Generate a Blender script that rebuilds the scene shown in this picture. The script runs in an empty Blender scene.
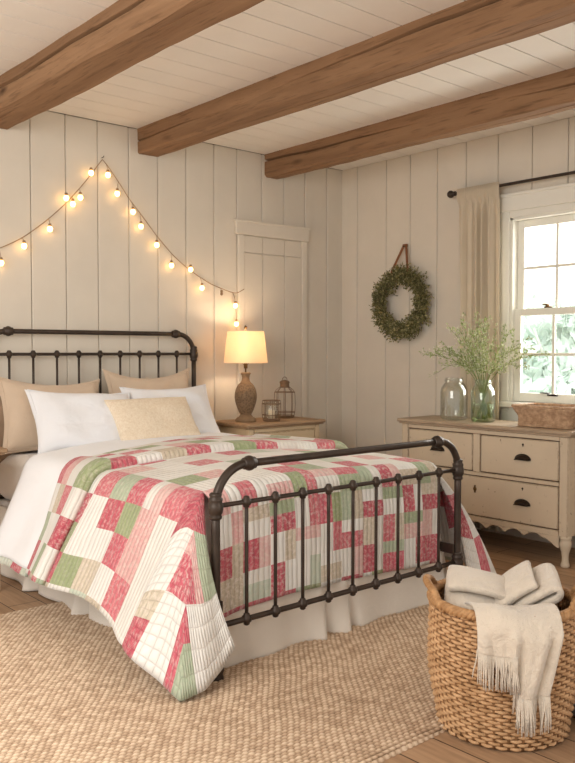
import bpy, math, random
import numpy as np
from mathutils import Vector, Matrix
random.seed(7)
rng = np.random.default_rng(7)
PI = math.pi
scn = bpy.context.scene
col = scn.collection

# ------------------------------------------------------------------ helpers
def tag(o, label=None, cat=None, group=None, kind=None):
    if label: o['label'] = label
    if cat: o['category'] = cat
    if group: o['group'] = group
    if kind: o['kind'] = kind
    return o

def empty(name, loc=(0, 0, 0), rz=0.0):
    o = bpy.data.objects.new(name, None)
    col.objects.link(o)
    o.location = loc
    o.rotation_euler = (0, 0, rz)
    o.empty_display_size = 0.05
    return o

class MB:
    """collects shapes for ONE mesh object"""
    def __init__(s):
        s.v = []; s.f = []; s.n = 0
    def add(s, verts, faces):
        s.v.extend([tuple(map(float, p)) for p in verts])
        s.f.extend([tuple(int(i) + s.n for i in f) for f in faces])
        s.n = len(s.v)
    def box(s, x0, x1, y0, y1, z0, z1, b=0.0, M=None):
        if x0 > x1: x0, x1 = x1, x0
        if y0 > y1: y0, y1 = y1, y0
        if z0 > z1: z0, z1 = z1, z0
        b = min(b, (x1-x0)*.45, (y1-y0)*.45, (z1-z0)*.45)
        if b <= 0:
            vs = [(x, y, z) for z in (z0, z1) for y in (y0, y1) for x in (x0, x1)]
            fs = [(0, 2, 3, 1), (4, 5, 7, 6), (0, 1, 5, 4), (2, 6, 7, 3), (0, 4, 6, 2), (1, 3, 7, 5)]
        else:
            # chamfered box: three verts per corner
            vs = []; idx = {}
            for k in (0, 1):
                for j in (0, 1):
                    for i in (0, 1):
                        X = (x0, x1)[i]; Y = (y0, y1)[j]; Z = (z0, z1)[k]
                        dx = b if i == 0 else -b; dy = b if j == 0 else -b; dz = b if k == 0 else -b
                        idx[i, j, k] = len(vs)
                        vs += [(X, Y+dy, Z+dz), (X+dx, Y, Z+dz), (X+dx, Y+dy, Z)]
            fs = []
            I = idx
            for i in (0, 1):
                q = [I[i, 0, 0], I[i, 1, 0], I[i, 1, 1], I[i, 0, 1]]
                fs.append(q if i == 1 else q[::-1])
                q = [I[0, i, 0]+1, I[1, i, 0]+1, I[1, i, 1]+1, I[0, i, 1]+1]
                fs.append(q if i == 0 else q[::-1])
                q = [I[0, 0, i]+2, I[1, 0, i]+2, I[1, 1, i]+2, I[0, 1, i]+2]
                fs.append(q if i == 1 else q[::-1])
            for a in (0, 1):
                for c in (0, 1):
                    fs.append([I[0, a, c]+1, I[1, a, c]+1, I[1, a, c]+2, I[0, a, c]+2])
                    fs.append([I[a, 0, c], I[a, 1, c], I[a, 1, c]+2, I[a, 0, c]+2])
                    fs.append([I[a, c, 0], I[a, c, 1], I[a, c, 1]+1, I[a, c, 0]+1])
            for key in I:
                fs.append([I[key], I[key]+1, I[key]+2])
        if M is not None:
            vs = [tuple(M @ Vector(p)) for p in vs]
        s.add(vs, fs)
        return s
    def tube(s, pts, r, n=10, closed=False, caps=True):
        P = np.array(pts, float); m = len(P)
        R = np.full(m, r) if np.isscalar(r) else np.array(r, float)
        if closed:
            T = np.roll(P, -1, 0) - np.roll(P, 1, 0)
        else:
            T = np.gradient(P, axis=0)
        T /= np.linalg.norm(T, axis=1)[:, None] + 1e-12
        up = np.array([0, 0, 1.0])
        if abs(T[0] @ up) > .9: up = np.array([1.0, 0, 0])
        N = up - T[0]*(up @ T[0]); N /= np.linalg.norm(N)
        Ns = [N]
        for i in range(1, m):
            N = Ns[-1] - T[i]*(Ns[-1] @ T[i]); N /= np.linalg.norm(N)+1e-12; Ns.append(N)
        Ns = np.array(Ns); Bs = np.cross(T, Ns)
        a = np.arange(n)*2*PI/n
        V = P[:, None, :] + R[:, None, None]*(np.cos(a)[None, :, None]*Ns[:, None, :] + np.sin(a)[None, :, None]*Bs[:, None, :])
        fs = []
        for i in range(m if closed else m-1):
            i2 = (i+1) % m
            for j in range(n):
                j2 = (j+1) % n
                fs.append((i*n+j, i*n+j2, i2*n+j2, i2*n+j))
        if caps and not closed:
            fs.append(tuple(range(n))[::-1]); fs.append(tuple((m-1)*n+j for j in range(n)))
        s.add(V.reshape(-1, 3), fs)
        return s
    def lathe(s, prof, c=(0, 0, 0), n=32, sx=1, sy=1):
        m = len(prof); vs = []; fs = []
        for (r, z) in prof:
            for j in range(n):
                a = 2*PI*j/n
                vs.append((c[0]+r*sx*math.cos(a), c[1]+r*sy*math.sin(a), c[2]+z))
        for i in range(m-1):
            for j in range(n):
                j2 = (j+1) % n
                fs.append((i*n+j, i*n+j2, (i+1)*n+j2, (i+1)*n+j))
        if prof[0][0] > 1e-5: fs.append(tuple(range(n))[::-1])
        if prof[-1][0] > 1e-5: fs.append(tuple((m-1)*n+j for j in range(n)))
        s.add(vs, fs)
        return s
    def ball(s, c, r, n=12, m=8, sz=1.0):
        prof = [(max(r*math.sin(PI*i/m), 1e-6), -r*sz*math.cos(PI*i/m)) for i in range(m+1)]
        return s.lathe(prof, c, n)
    def grid(s, P, flip=False):
        nu, nv = P.shape[:2]
        fs = []
        for i in range(nu-1):
            for j in range(nv-1):
                q = (i*nv+j, (i+1)*nv+j, (i+1)*nv+j+1, i*nv+j+1)
                fs.append(q[::-1] if flip else q)
        s.add(P.reshape(-1, 3), fs)
        return s
    def prism(s, outline, axis, a0, a1):
        """outline: list of 2D points, extruded along axis (0,1,2) from a0 to a1"""
        def mk(p, a):
            if axis == 0: return (a, p[0], p[1])
            if axis == 1: return (p[0], a, p[1])
            return (p[0], p[1], a)
        n = len(outline)
        vs = [mk(p, a0) for p in outline] + [mk(p, a1) for p in outline]
        fs = [tuple(range(n))[::-1], tuple(range(n, 2*n))]
        for i in range(n):
            j = (i+1) % n
            fs.append((i, j, n+j, n+i))
        s.add(vs, fs)
        return s
    def build(s, name, mat, parent=None, smooth=False, angle=None, fixn=True):
        me = bpy.data.meshes.new(name)
        me.from_pydata(s.v, [], s.f)
        if fixn:
            import bmesh
            bm = bmesh.new(); bm.from_mesh(me)
            bmesh.ops.recalc_face_normals(bm, faces=bm.faces)
            bm.to_mesh(me); bm.free()
        me.update()
        o = bpy.data.objects.new(name, me)
        col.objects.link(o)
        if mat is not None: me.materials.append(mat)
        if smooth or angle:
            me.polygons.foreach_set('use_smooth', [True]*len(me.polygons))
            if angle:
                me.set_sharp_from_angle(angle=math.radians(angle))
        if parent is not None: o.parent = parent
        return o

def mod_solid(o, t, off=0.0):
    m = o.modifiers.new('thickness', 'SOLIDIFY'); m.thickness = t; m.offset = off
    return o
def mod_sub(o, l=1):
    m = o.modifiers.new('smooth', 'SUBSURF'); m.levels = l; m.render_levels = l
    return o

def smooth01(x):
    x = np.clip(x, 0, 1)
    return x*x*(3-2*x)

def vnoise(x, y, seed=0):
    """cheap smooth 2D noise made of sines, about -1..1"""
    r = np.random.default_rng(seed)
    out = 0
    for k in range(6):
        a = r.uniform(0, 2*PI); f = r.uniform(.6, 1.8)
        out = out + np.sin(f*(x*math.cos(a)+y*math.sin(a)) + r.uniform(0, 2*PI))
    return out/3.5

# ------------------------------------------------------------------ materials
def srgb(r, g, b):
    def f(c):
        c /= 255.0
        return c/12.92 if c <= .04045 else ((c+.055)/1.055)**2.4
    return (f(r), f(g), f(b), 1.0)

class NT:
    def __init__(s, name):
        s.m = bpy.data.materials.new(name); s.m.use_nodes = True
        s.t = s.m.node_tree; s.t.nodes.clear()
        s.out = s.n('ShaderNodeOutputMaterial')
        s.b = s.n('ShaderNodeBsdfPrincipled')
        s.l(s.b.outputs[0], s.out.inputs[0])
    def n(s, typ, **kw):
        nd = s.t.nodes.new(typ)
        for k, v in kw.items(): setattr(nd, k, v)
        return nd
    def l(s, a, b): s.t.links.new(a, b)
    def coord(s, scale=(1, 1, 1), kind='Object'):
        tc = s.n('ShaderNodeTexCoord'); mp = s.n('ShaderNodeMapping')
        mp.inputs['Scale'].default_value = scale
        s.l(tc.outputs[kind], mp.inputs[0])
        return mp.outputs[0]
    def noise(s, vec, scale, detail=4, rough=.55, dist=0):
        nd = s.n('ShaderNodeTexNoise')
        nd.inputs['Scale'].default_value = scale; nd.inputs['Detail'].default_value = detail
        nd.inputs['Roughness'].default_value = rough; nd.inputs['Distortion'].default_value = dist
        s.l(vec, nd.inputs['Vector'])
        return nd.outputs['Fac']
    def ramp(s, fac, stops, interp='LINEAR'):
        r = s.n('ShaderNodeValToRGB'); r.color_ramp.interpolation = interp
        e = r.color_ramp.elements
        while len(e) < len(stops): e.new(.5)
        for k, (p, c) in enumerate(stops):
            e[k].position = p; e[k].color = c if len(c) == 4 else (*c, 1)
        s.l(fac, r.inputs[0])
        return r.outputs[0]
    def mix(s, fac, a, b, blend='MIX'):
        m = s.n('ShaderNodeMix', data_type='RGBA', blend_type=blend)
        if isinstance(fac, (int, float)): m.inputs[0].default_value = fac
        else: s.l(fac, m.inputs[0])
        for k, v in ((6, a), (7, b)):
            if isinstance(v, tuple): m.inputs[k].default_value = v
            else: s.l(v, m.inputs[k])
        return m.outputs[2]
    def bump(s, h, strength=.3, dist=.01):
        b = s.n('ShaderNodeBump'); b.inputs['Strength'].default_value = strength; b.inputs['Distance'].default_value = dist
        s.l(h, b.inputs['Height']); s.l(b.outputs[0], s.b.inputs['Normal'])
    def base(s, c):
        if isinstance(c, tuple): s.b.inputs['Base Color'].default_value = c
        else: s.l(c, s.b.inputs['Base Color'])
    def set(s, **kw):
        for k, v in kw.items(): s.b.inputs[k.replace('_', ' ')].default_value = v
        return s

def M_simple(name, c, rough=.6, metal=0.0, var=.12, scale=8, bump=0.0, bscale=60, bdist=.004, spec=.3):
    t = NT(name)
    v = t.coord()
    n = t.noise(v, scale, 5)
    dark = tuple(x*(1-var) for x in c[:3])+(1,); lite = tuple(min(x*(1+var), 1) for x in c[:3])+(1,)
    t.base(t.ramp(n, [(.3, dark), (.7, lite)]))
    t.set(Roughness=rough, Metallic=metal, Specular_IOR_Level=spec)
    if bump: t.bump(t.noise(v, bscale, 3), bump, bdist)
    return t.m

def M_wood(name, c1, c2, axis, rough=.6, grain=14.0, dark=None, bump=.25, knots=True):
    t = NT(name)
    sc = [1.0, 1.0, 1.0]; sc[axis] = .07
    v = t.coord(tuple(sc))
    n1 = t.noise(v, grain*.45, 6, .6, .8)
    n2 = t.noise(v, grain*4.5, 4, .6, .2)
    c = t.ramp(n1, [(.28, c1), (.72, c2)])
    d = dark or tuple(x*.45 for x in c1[:3])+(1,)
    g = t.ramp(n2, [(.30, (1, 1, 1, 1)), (.46, (0, 0, 0, 1))])
    c = t.mix(.55, c, t.mix(g, c, d))
    if knots:
        sk = [3.2, 3.2, 3.2]; sk[axis] = 1.1
        vo = t.n('ShaderNodeTexVoronoi'); vo.inputs['Scale'].default_value = 1.0
        t.l(t.coord(tuple(sk)), vo.inputs['Vector'])
        k = t.ramp(vo.outputs['Distance'], [(.02, (1, 1, 1, 1)), (.09, (0, 0, 0, 1))])
        c = t.mix(k, c, d)
    t.base(c); t.set(Roughness=rough, Specular_IOR_Level=.25)
    t.bump(n2, bump, .004)
    return t.m

def M_paint(name, c, wear, amount=.0, rough=.6, axis=None, var=.05):
    """painted wood: faint tone drift, optional worn specks that show WEAR"""
    t = NT(name)
    v = t.coord()
    n = t.noise(v, 3.0, 5)
    dk = tuple(x*(1-var) for x in c[:3])+(1,); lt = tuple(min(1, x*(1+var)) for x in c[:3])+(1,)
    cc = t.ramp(n, [(.3, dk), (.7, lt)])
    if amount > 0:
        w = t.noise(v, 26, 7, .72)
        m = t.ramp(w, [(.66-amount*.1, (0, 0, 0, 1)), (.72-amount*.1, (1, 1, 1, 1))])
        cc = t.mix(m, cc, wear)
        bv = t.n('ShaderNodeBevel', samples=4); bv.inputs['Radius'].default_value = .006
        ge = t.n('ShaderNodeNewGeometry')
        dp = t.n('ShaderNodeVectorMath', operation='DOT_PRODUCT'); t.l(bv.outputs[0], dp.inputs[0]); t.l(ge.outputs['Normal'], dp.inputs[1])
        e = t.ramp(dp.outputs['Value'], [(.90, (1, 1, 1, 1)), (.985, (0, 0, 0, 1))])
        w2 = t.ramp(t.noise(v, 18, 5, .7), [(.38, (0, 0, 0, 1)), (.50, (1, 1, 1, 1))])
        cc = t.mix(t.mix(1.0, e, w2, 'MULTIPLY'), cc, wear)
    t.base(cc); t.set(Roughness=rough, Specular_IOR_Level=.3)
    sc = [40, 40, 40]
    if axis is not None: sc[axis] = 2.5
    t.bump(t.noise(t.coord(tuple(sc)), 1.0, 3), .12, .003)
    return t.m

def M_fabric(name, c, rough=.9, weave=420, bump=.35, var=.07, trans=0.0, sheen=.25, wrinkle=0.0):
    t = NT(name)
    v = t.coord()
    n = t.noise(v, 5, 5)
    dk = tuple(x*(1-var) for x in c[:3])+(1,); lt = tuple(min(1, x*(1+var)) for x in c[:3])+(1,)
    t.base(t.ramp(n, [(.3, dk), (.7, lt)]))
    t.set(Roughness=rough, Specular_IOR_Level=.1, Sheen_Weight=sheen)
    h = t.noise(v, weave, 2)
    if wrinkle:
        w = t.noise(v, wrinkle, 3, .5, .6)
        m = t.n('ShaderNodeMath', operation='MULTIPLY_ADD'); m.inputs[1].default_value = 5.0
        t.l(w, m.inputs[0]); t.l(h, m.inputs[2]); h = m.outputs[0]
    t.bump(h, bump, .012 if wrinkle else .004)
    if trans > 0:
        tr = t.n('ShaderNodeBsdfTranslucent'); tr.inputs[0].default_value = c
        mx = t.n('ShaderNodeMixShader'); mx.inputs[0].default_value = trans
        t.l(t.b.outputs[0], mx.inputs[1]); t.l(tr.outputs[0], mx.inputs[2]); t.l(mx.outputs[0], t.out.inputs[0])
    return t.m

def M_glass(name, tint=(.95, .98, .96, 1), refl=.10, rough=.02):
    t = NT(name)
    tp = t.n('ShaderNodeBsdfTransparent'); tp.inputs[0].default_value = tint
    gl = t.n('ShaderNodeBsdfGlossy'); gl.inputs['Roughness'].default_value = rough
    lw = t.n('ShaderNodeLayerWeight'); lw.inputs[0].default_value = .35
    ma = t.n('ShaderNodeMath', operation='MULTIPLY_ADD'); ma.inputs[1].default_value = .55; ma.inputs[2].default_value = refl*.4
    t.l(lw.outputs['Facing'], ma.inputs[0])
    mx = t.n('ShaderNodeMixShader'); t.l(ma.outputs[0], mx.inputs[0])
    t.l(tp.outputs[0], mx.inputs[1]); t.l(gl.outputs[0], mx.inputs[2]); t.l(mx.outputs[0], t.out.inputs[0])
    return t.m

def M_emit(name, c, s):
    t = NT(name)
    t.base(c); t.b.inputs['Emission Color'].default_value = c; t.b.inputs['Emission Strength'].default_value = s
    return t.m

MAT = {}
WALL = srgb(217, 208, 193)
MAT['wall'] = M_paint('painted_board', WALL, WALL, axis=2, var=.035)
MAT['gap'] = M_simple('groove_shadow', srgb(120, 104, 86), .9)
MAT['trim'] = M_paint('painted_trim', srgb(219, 210, 195), WALL, axis=2, var=.03)
MAT['ceil'] = M_paint('ceiling_paint', srgb(238, 233, 225), WALL, axis=0, var=.03)
MAT['beam'] = M_wood('hewn_oak', srgb(122, 91, 65), srgb(164, 129, 97), 1, .8, 14, srgb(80, 56, 38), .6)
MAT['iron'] = M_simple('aged_iron', srgb(66, 55, 47), .45, .5, .25, 14, .25, 90, .002, .5)
MAT['mattress'] = M_fabric('fitted_sheet', srgb(244, 238, 232), var=.03, wrinkle=7)
MAT['sheet'] = M_fabric('white_sheet', srgb(243, 244, 247), var=.015, wrinkle=6, bump=.25)
MAT['skirt'] = M_fabric('skirt_cotton', srgb(228, 219, 206), var=.03, wrinkle=5, bump=.3)
MAT['white_pillow'] = M_fabric('white_cotton', srgb(244, 245, 248), var=.015, wrinkle=9, bump=.4)
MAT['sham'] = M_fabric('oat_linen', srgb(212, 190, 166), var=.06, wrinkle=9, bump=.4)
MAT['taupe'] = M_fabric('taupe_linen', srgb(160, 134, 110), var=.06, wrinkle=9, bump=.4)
MAT['throw'] = M_fabric('throw_wool', srgb(218, 205, 187), var=.06, weave=260, bump=.55, sheen=.5, wrinkle=14)
MAT['curtain'] = M_fabric('curtain_linen', srgb(228, 214, 190), var=.05, trans=.22, weave=500)
MAT['ottoman'] = M_fabric('ottoman_cloth', srgb(186, 190, 196), var=.05)
MAT['leather'] = M_simple('strap_leather', srgb(128, 82, 52), .6, 0, .2, 20)
MAT['cream'] = M_paint('distressed_cream', srgb(206, 189, 164), srgb(112, 84, 60), .3, axis=None, var=.05)
MAT['creamleg'] = M_paint('cream_leg', srgb(206, 190, 166), srgb(96, 66, 42), .08, var=.05)
MAT['darkgap'] = M_simple('inner_shadow', srgb(70, 50, 36), .9)
MAT['ns_top'] = M_wood('nightstand_top', srgb(140, 112, 84), srgb(176, 148, 118), 0, .55, 20, knots=False)
MAT['dr_top'] = M_wood('dresser_top', srgb(158, 136, 112), srgb(194, 174, 150), 1, .5, 20, knots=False)
MAT['nightpaint'] = M_paint('nightstand_paint', srgb(212, 190, 156), srgb(120, 88, 58), .06, var=.04)
MAT['pull'] = M_simple('dark_bronze', srgb(50, 40, 34), .4, .6, .2, 30)
MAT['brass'] = M_simple('aged_brass', srgb(120, 92, 58), .45, .7, .2, 30)
MAT['glass'] = M_glass('clear_glass', (.94, .95, .93, 1), .15)
MAT['greenglass'] = M_glass('green_glass', (.91, .95, .88, 1), .15)
MAT['pane'] = M_glass('window_glass', (.99, 1, .99, 1), .04)
MAT['water'] = M_glass('vase_water', (.88, .93, .80, 1), .05)
MAT['candle'] = M_simple('candle_wax', srgb(232, 216, 188), .6, 0, .03)
MAT['sand'] = M_simple('jar_sand', srgb(190, 160, 120), .9, 0, .2, 60)
MAT['wire'] = M_simple('rusted_wire', srgb(128, 102, 78), .6, .3, .25, 30)
MAT['winframe'] = M_paint('window_paint', srgb(234, 231, 220), WALL, var=.02)
MAT['baseb'] = MAT['trim']

def lamp_body_mat():
    t = NT('carved_stoneware')
    v = t.coord((1, 1, 1))
    vo = t.n('ShaderNodeTexVoronoi'); vo.inputs['Scale'].default_value = 75; t.l(v, vo.inputs['Vector'])
    n = t.noise(v, 30, 4)
    c = t.ramp(vo.outputs['Distance'], [(.1, srgb(74, 58, 44)), (.6, srgb(146, 120, 92))])
    t.base(t.mix(.35, c, t.ramp(n, [(.3, srgb(84, 66, 50)), (.7, srgb(150, 124, 96))])))
    t.set(Roughness=.75, Specular_IOR_Level=.25)
    t.bump(vo.outputs['Distance'], .8, .006)
    return t.m
MAT['lampbody'] = lamp_body_mat()
MAT['lampclay'] = M_simple('lamp_clay', srgb(140, 114, 86), .7, 0, .15, 25, .3, 80)

def shade_mat():
    t = NT('linen_shade')
    v = t.coord()
    t.base(srgb(248, 232, 206)); t.set(Roughness=.9, Specular_IOR_Level=.05)
    t.bump(t.noise(v, 300, 2), .2, .002)
    tr = t.n('ShaderNodeBsdfTranslucent'); tr.inputs[0].default_value = srgb(255, 238, 214)
    mx = t.n('ShaderNodeMixShader'); mx.inputs[0].default_value = .55
    t.b.inputs['Emission Color'].default_value = srgb(255, 212, 164); t.b.inputs['Emission Strength'].default_value = .10
    t.l(t.b.outputs[0], mx.inputs[1]); t.l(tr.outputs[0], mx.inputs[2]); t.l(mx.outputs[0], t.out.inputs[0])
    return t.m
MAT['shade'] = shade_mat()
MAT['bulb'] = M_emit('lit_bulb', (1.0, .58, .20, 1), 9.0)
MAT['bulb_off'] = M_simple('unlit_bulb', srgb(120, 100, 78), .3)
MAT['cordm'] = M_simple('light_cord', srgb(150, 122, 92), .7)

def floor_mat():
    t = NT('oak_planks')
    v = t.coord((1, 1, 1))
    # planks run along Y
    sep = t.n('ShaderNodeSeparateXYZ'); t.l(v, sep.inputs[0])
    cmb = t.n('ShaderNodeCombineXYZ'); t.l(sep.outputs['Y'], cmb.inputs['X']); t.l(sep.outputs['X'], cmb.inputs['Y'])
    br = t.n('ShaderNodeTexBrick'); t.l(cmb.outputs[0], br.inputs['Vector'])
    br.inputs['Scale'].default_value = 1.0; br.inputs['Brick Width'].default_value = 1.9; br.inputs['Row Height'].default_value = .165
    br.inputs['Mortar Size'].default_value = .003; br.inputs['Mortar Smooth'].default_value = .3
    br.inputs['Color1'].default_value = (.25, .25, .25, 1); br.inputs['Color2'].default_value = (.75, .75, .75, 1); br.inputs['Mortar'].default_value = (0, 0, 0, 1)
    g = t.coord((1, .06, 1))
    n1 = t.noise(g, 9, 6, .6, .7); n2 = t.noise(g, 60, 4)
    c = t.ramp(n1, [(.25, srgb(150, 118, 88)), (.75, srgb(192, 158, 124))])
    c = t.mix(.35, c, t.ramp(br.outputs['Color'], [(.2, srgb(130, 98, 72)), (.8, srgb(190, 156, 124))]))
    c = t.mix(.25, c, t.ramp(n2, [(.35, srgb(104, 76, 54)), (.6, srgb(186, 152, 120))]))
    c = t.mix(br.outputs['Fac'], c, srgb(58, 38, 24))
    t.base(c); t.set(Roughness=.5, Specular_IOR_Level=.3)
    t.bump(n2, .15, .003)
    return t.m
MAT['floor'] = floor_mat()

def attr_mat(name, attr, rough=.9, extra=None):
    t = NT(name)
    a = t.n('ShaderNodeAttribute', attribute_name=attr)
    t.a = a
    return t

# ------------------------------------------------------------------ the room
H_CEIL = 2.80
XL, YF = -6.3, -6.3
floor = MB().box(XL, .14, YF, .14, -.06, 0).build('floor', MAT['floor'])
tag(floor, 'brown oak plank floor', 'floor', kind='structure')

def boards(edges, z0, z1, put, mb, b=.005, gap=.0022):
    for a, c in zip(edges[:-1], edges[1:]):
        put(mb, a+gap, c-gap, z0, z1, b)

back_edges = [-6.3, -6.05, -5.8, -5.55, -5.3, -5.05, -4.8, -4.56, -4.32, -4.09, -3.86, -3.63, -3.41, -3.19, -2.965, -2.733, -2.498, -2.27, -2.037, -1.807, -1.573, -1.326,
              -1.113, -.87, -.645, -.421, -.176, .012]
mb = MB()
boards(back_edges, 0, H_CEIL, lambda m, a, c, z0, z1, b: m.box(a, c, 0, .016, z0, z1, b), mb)
wb = mb.build('wall_back', MAT['wall'])
tag(wb, 'cream vertical board wall behind the bed', 'wall', kind='structure')
bk = MB().box(XL, .14, .012, .14, 0, H_CEIL).build('groove_backing', MAT['gap'], wb)

# right wall with the window opening
WY0, WY1, WZ0, WZ1 = -2.545, -1.655, .935, 2.205      # opening
right_edges = [-6.3, -6.02, -5.74, -5.46, -5.18, -4.9, -4.62, -4.34, -4.06, -3.78, -3.5, -3.22, -2.94, -2.66, -2.37, -2.078, -1.811, -1.54, -1.268, -1.005, -.742, -.494, -.174, .012]
mb = MB()
for a, c in zip(right_edges[:-1], right_edges[1:]):
    a += .0022; c -= .0022
    if c <= WY0 or a >= WY1:
        mb.box(0, .016, a, c, 0, H_CEIL, .005)
    else:
        mb.box(0, .016, a, c, 0, WZ0, .005); mb.box(0, .016, a, c, WZ1, H_CEIL, .005)
        if a < WY0 < c: mb.box(0, .016, a, WY0, WZ0, WZ1, .002)
        if a < WY1 < c: mb.box(0, .016, WY1, c, WZ0, WZ1, .002)
wr = mb.build('wall_right', MAT['wall'])
tag(wr, 'cream vertical board wall with the window', 'wall', kind='structure')
mb = MB()
mb.box(.012, .14, YF, WY0, 0, H_CEIL); mb.box(.012, .14, WY1, .14, 0, H_CEIL)
mb.box(.012, .14, WY0, WY1, 0, WZ0); mb.box(.012, .14, WY0, WY1, WZ1, H_CEIL)
mb.build('groove_backing', MAT['gap'], wr)

# ceiling boards run along X
mb = MB()
y = .0
while y > YF:
    mb.box(XL, .14, y-.182+.0035, y-.0035, H_CEIL, H_CEIL+.02, .0008)
    y -= .182
ce = mb.build('ceiling', MAT['ceil'])
tag(ce, 'white plank ceiling', 'ceiling', kind='structure')
MB().box(XL, .14, YF, .14, H_CEIL+.008, H_CEIL+.12).build('groove_backing', MAT['gap'], ce)

bb = MB().box(-6.3, 0, -.016, 0, 0, .13, .005).build('baseboard_back', MAT['trim']); tag(bb, 'cream baseboard along the wall behind the bed', 'baseboard', kind='structure')
bb = MB().box(-.016, 0, YF, -.016, 0, .13, .005).build('baseboard_right', MAT['trim']); tag(bb, 'cream baseboard along the window wall', 'baseboard', kind='structure')

# ------------------------------------------------------------------ beams
def beam(name, xa, xb, z0, seed, label, y0=YF):
    ys = np.linspace(0.0, y0, 240)
    r = np.random.default_rng(seed)
    zt = H_CEIL+.004
    ring = []
    h = zt-z0; w = xb-xa
    for i, yy in enumerate(ys):
        def wob(k, amp=.006):
            return amp*float(vnoise(np.array(yy*3.0+k*7.3), np.array(k*2.1), seed+k)) + .0022*float(vnoise(np.array(yy*17.0), np.array(k*3.7), seed+20+k))
        zc = z0 + h*(.60 + .10*math.sin(yy*1.1+seed) + .02*math.sin(yy*6.3+seed)) + wob(5, .01)
        dep = .034*max(0.0, min(1.0, .75+.9*float(vnoise(np.array(yy*1.7), np.array(1.0), seed+50))))
        hw = .002+dep*.26
        ch = .014+.006*math.sin(yy*4+seed)
        xc = xa + w*(.42+.12*math.sin(yy*.9+seed*2))
        dep2 = .018*max(0.0, min(1.0, .35+1.2*float(vnoise(np.array(yy*2.1), np.array(4.0), seed+70))))
        prof = [(xa+wob(1), zt), (xa+wob(2), (zt+zc)/2+.01), (xa+wob(2), zc+hw), (xa+dep+wob(2), zc), (xa+wob(2), zc-hw),
                (xa+wob(3), (z0+zc)/2), (xa+wob(3), z0+ch+wob(4)), (xa+ch+wob(3), z0+wob(4)),
                (xc-.003-dep2*.2, z0+wob(6, .004)), (xc, z0+dep2+wob(6, .004)), (xc+.003+dep2*.2, z0+wob(6, .004)), ((xc+xb)/2, z0+wob(6, .005)),
                (xb-ch+wob(7), z0+wob(6)), (xb+wob(7), z0+ch+wob(6)), (xb+wob(8), (z0+zt)/2), (xb+wob(9), zt)]
        ring.append([(p[0], yy, p[1]) for p in prof])
    n = len(ring[0]); m = len(ring)
    vs = [p for rr in ring for p in rr]
    fs = []
    for i in range(m-1):
        for j in range(n):
            j2 = (j+1) % n
            fs.append((i*n+j, i*n+j2, (i+1)*n+j2, (i+1)*n+j))
    fs.append(tuple(range(n))); fs.append(tuple((m-1)*n+j for j in range(n))[::-1])
    M = MB(); M.add(vs, fs)
    o = M.build(name, MAT['beam'], None, angle=32)
    return tag(o, label, 'beam', 'exposed wooden ceiling beams', 'thing')
beam('ceiling_beam', -3.10, -2.865, 2.635, 3, 'rough hewn brown ceiling beam nearest the bed side, widest and farthest from the window')
beam('ceiling_beam', -1.97, -1.80, 2.63, 5, 'middle brown hewn ceiling beam, crossing over the foot of the bed')
beam('ceiling_beam', -.845, -.70, 2.625, 8, 'slim brown ceiling beam closest to the window and wreath wall')

# ------------------------------------------------------------------ plank door on the back wall
dr = empty('door_1', (0, 0, 0)); tag(dr, 'plain cream plank door with a header board in the back wall', 'door', kind='structure')
m = MB()
m.box(-1.140, -.400, -.030, 0, 2.165, 2.268, .004)     # header board
m.box(-1.150, -.390, -.038, 0, 2.258, 2.276, .003)
m.box(-1.112, -1.055, -.018, 0, 0, 2.165, .004); m.box(-.465, -.410, -.018, 0, 0, 2.165, .004)
m.build('door_frame', MAT['trim'], dr)
m = MB()
for a, c in ((-1.053, -.872), (-.868, -.648), (-.644, -.467)):
    m.box(a, c, -.010, 0, .14, 2.03, .003)
    m.box(a, c, -.010, 0, 2.036, 2.16, .003)
m.build('door_panel', MAT['wall'], dr)

# ------------------------------------------------------------------ window
win = empty('window_1', (0, 0, 0)); tag(win, 'white double hung sash window with small panes above the dresser', 'window', kind='structure')
m = MB()
m.box(-.026, 0, WY1, -1.572, .87, 2.245, .004); m.box(-.026, 0, -2.63, WY0, .87, 2.245, .004)
m.box(-.034, 0, -2.66, -1.545, 2.245, 2.352, .004); m.box(-.048, 0, -2.68, -1.53, 2.345, 2.366, .004)
m.box(-.022, 0, WY0, WY1, WZ1-.005, 2.245, .003)
m.build('window_casing', MAT['winframe'], win)
m = MB()
m.box(-.012, .12, WY1-.022, WY1, WZ0, WZ1, .002); m.box(-.012, .12, WY0, WY0+.022, WZ0, WZ1, .002)
m.box(-.012, .12, WY0, WY1, WZ1-.022, WZ1, .002)
m.build('window_jamb', MAT['winframe'], win)
m = MB(); m.box(-.075, .12, -2.64, -1.56, .898, .935, .006); m.box(-.022, 0, -2.61, -1.59, .80, .898, .004)
m.build('window_sill', MAT['winframe'], win)
def sash(name, x0, x1, z0, z1, top, bot, side=.052):
    ya, yb = WY0+.0225, WY1-.0225
    f = MB()
    f.box(x0, x1, ya, ya+side, z0, z1, .003); f.box(x0, x1, yb-side, yb, z0, z1, .003)
    f.box(x0+.001, x1-.001, ya+side-.001, yb-side+.001, z1-top, z1-.001, .002); f.box(x0+.001, x1-.001, ya+side-.001, yb-side+.001, z0+.001, z0+bot, .002)
    gy0, gy1, gz0, gz1 = ya+side, yb-side, z0+bot, z1-top
    for k in (1, 2):
        yy = gy0+(gy1-gy0)*k/3
        f.box(x0+.006, x1-.006, yy-.010, yy+.010, gz0-.001, gz1+.001, .003)
    zz = (gz0+gz1)/2
    f.box(x0+.0065, x1-.0065, gy0-.001, gy1+.001, zz-.010, zz+.010, .003)
    o = f.build(name, MAT['winframe'], win)
    MB().box((x0+x1)/2-.002, (x0+x1)/2+.002, gy0-.005, gy1+.005, gz0-.005, gz1+.005).build('pane', MAT['pane'], o)
    return o
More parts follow.
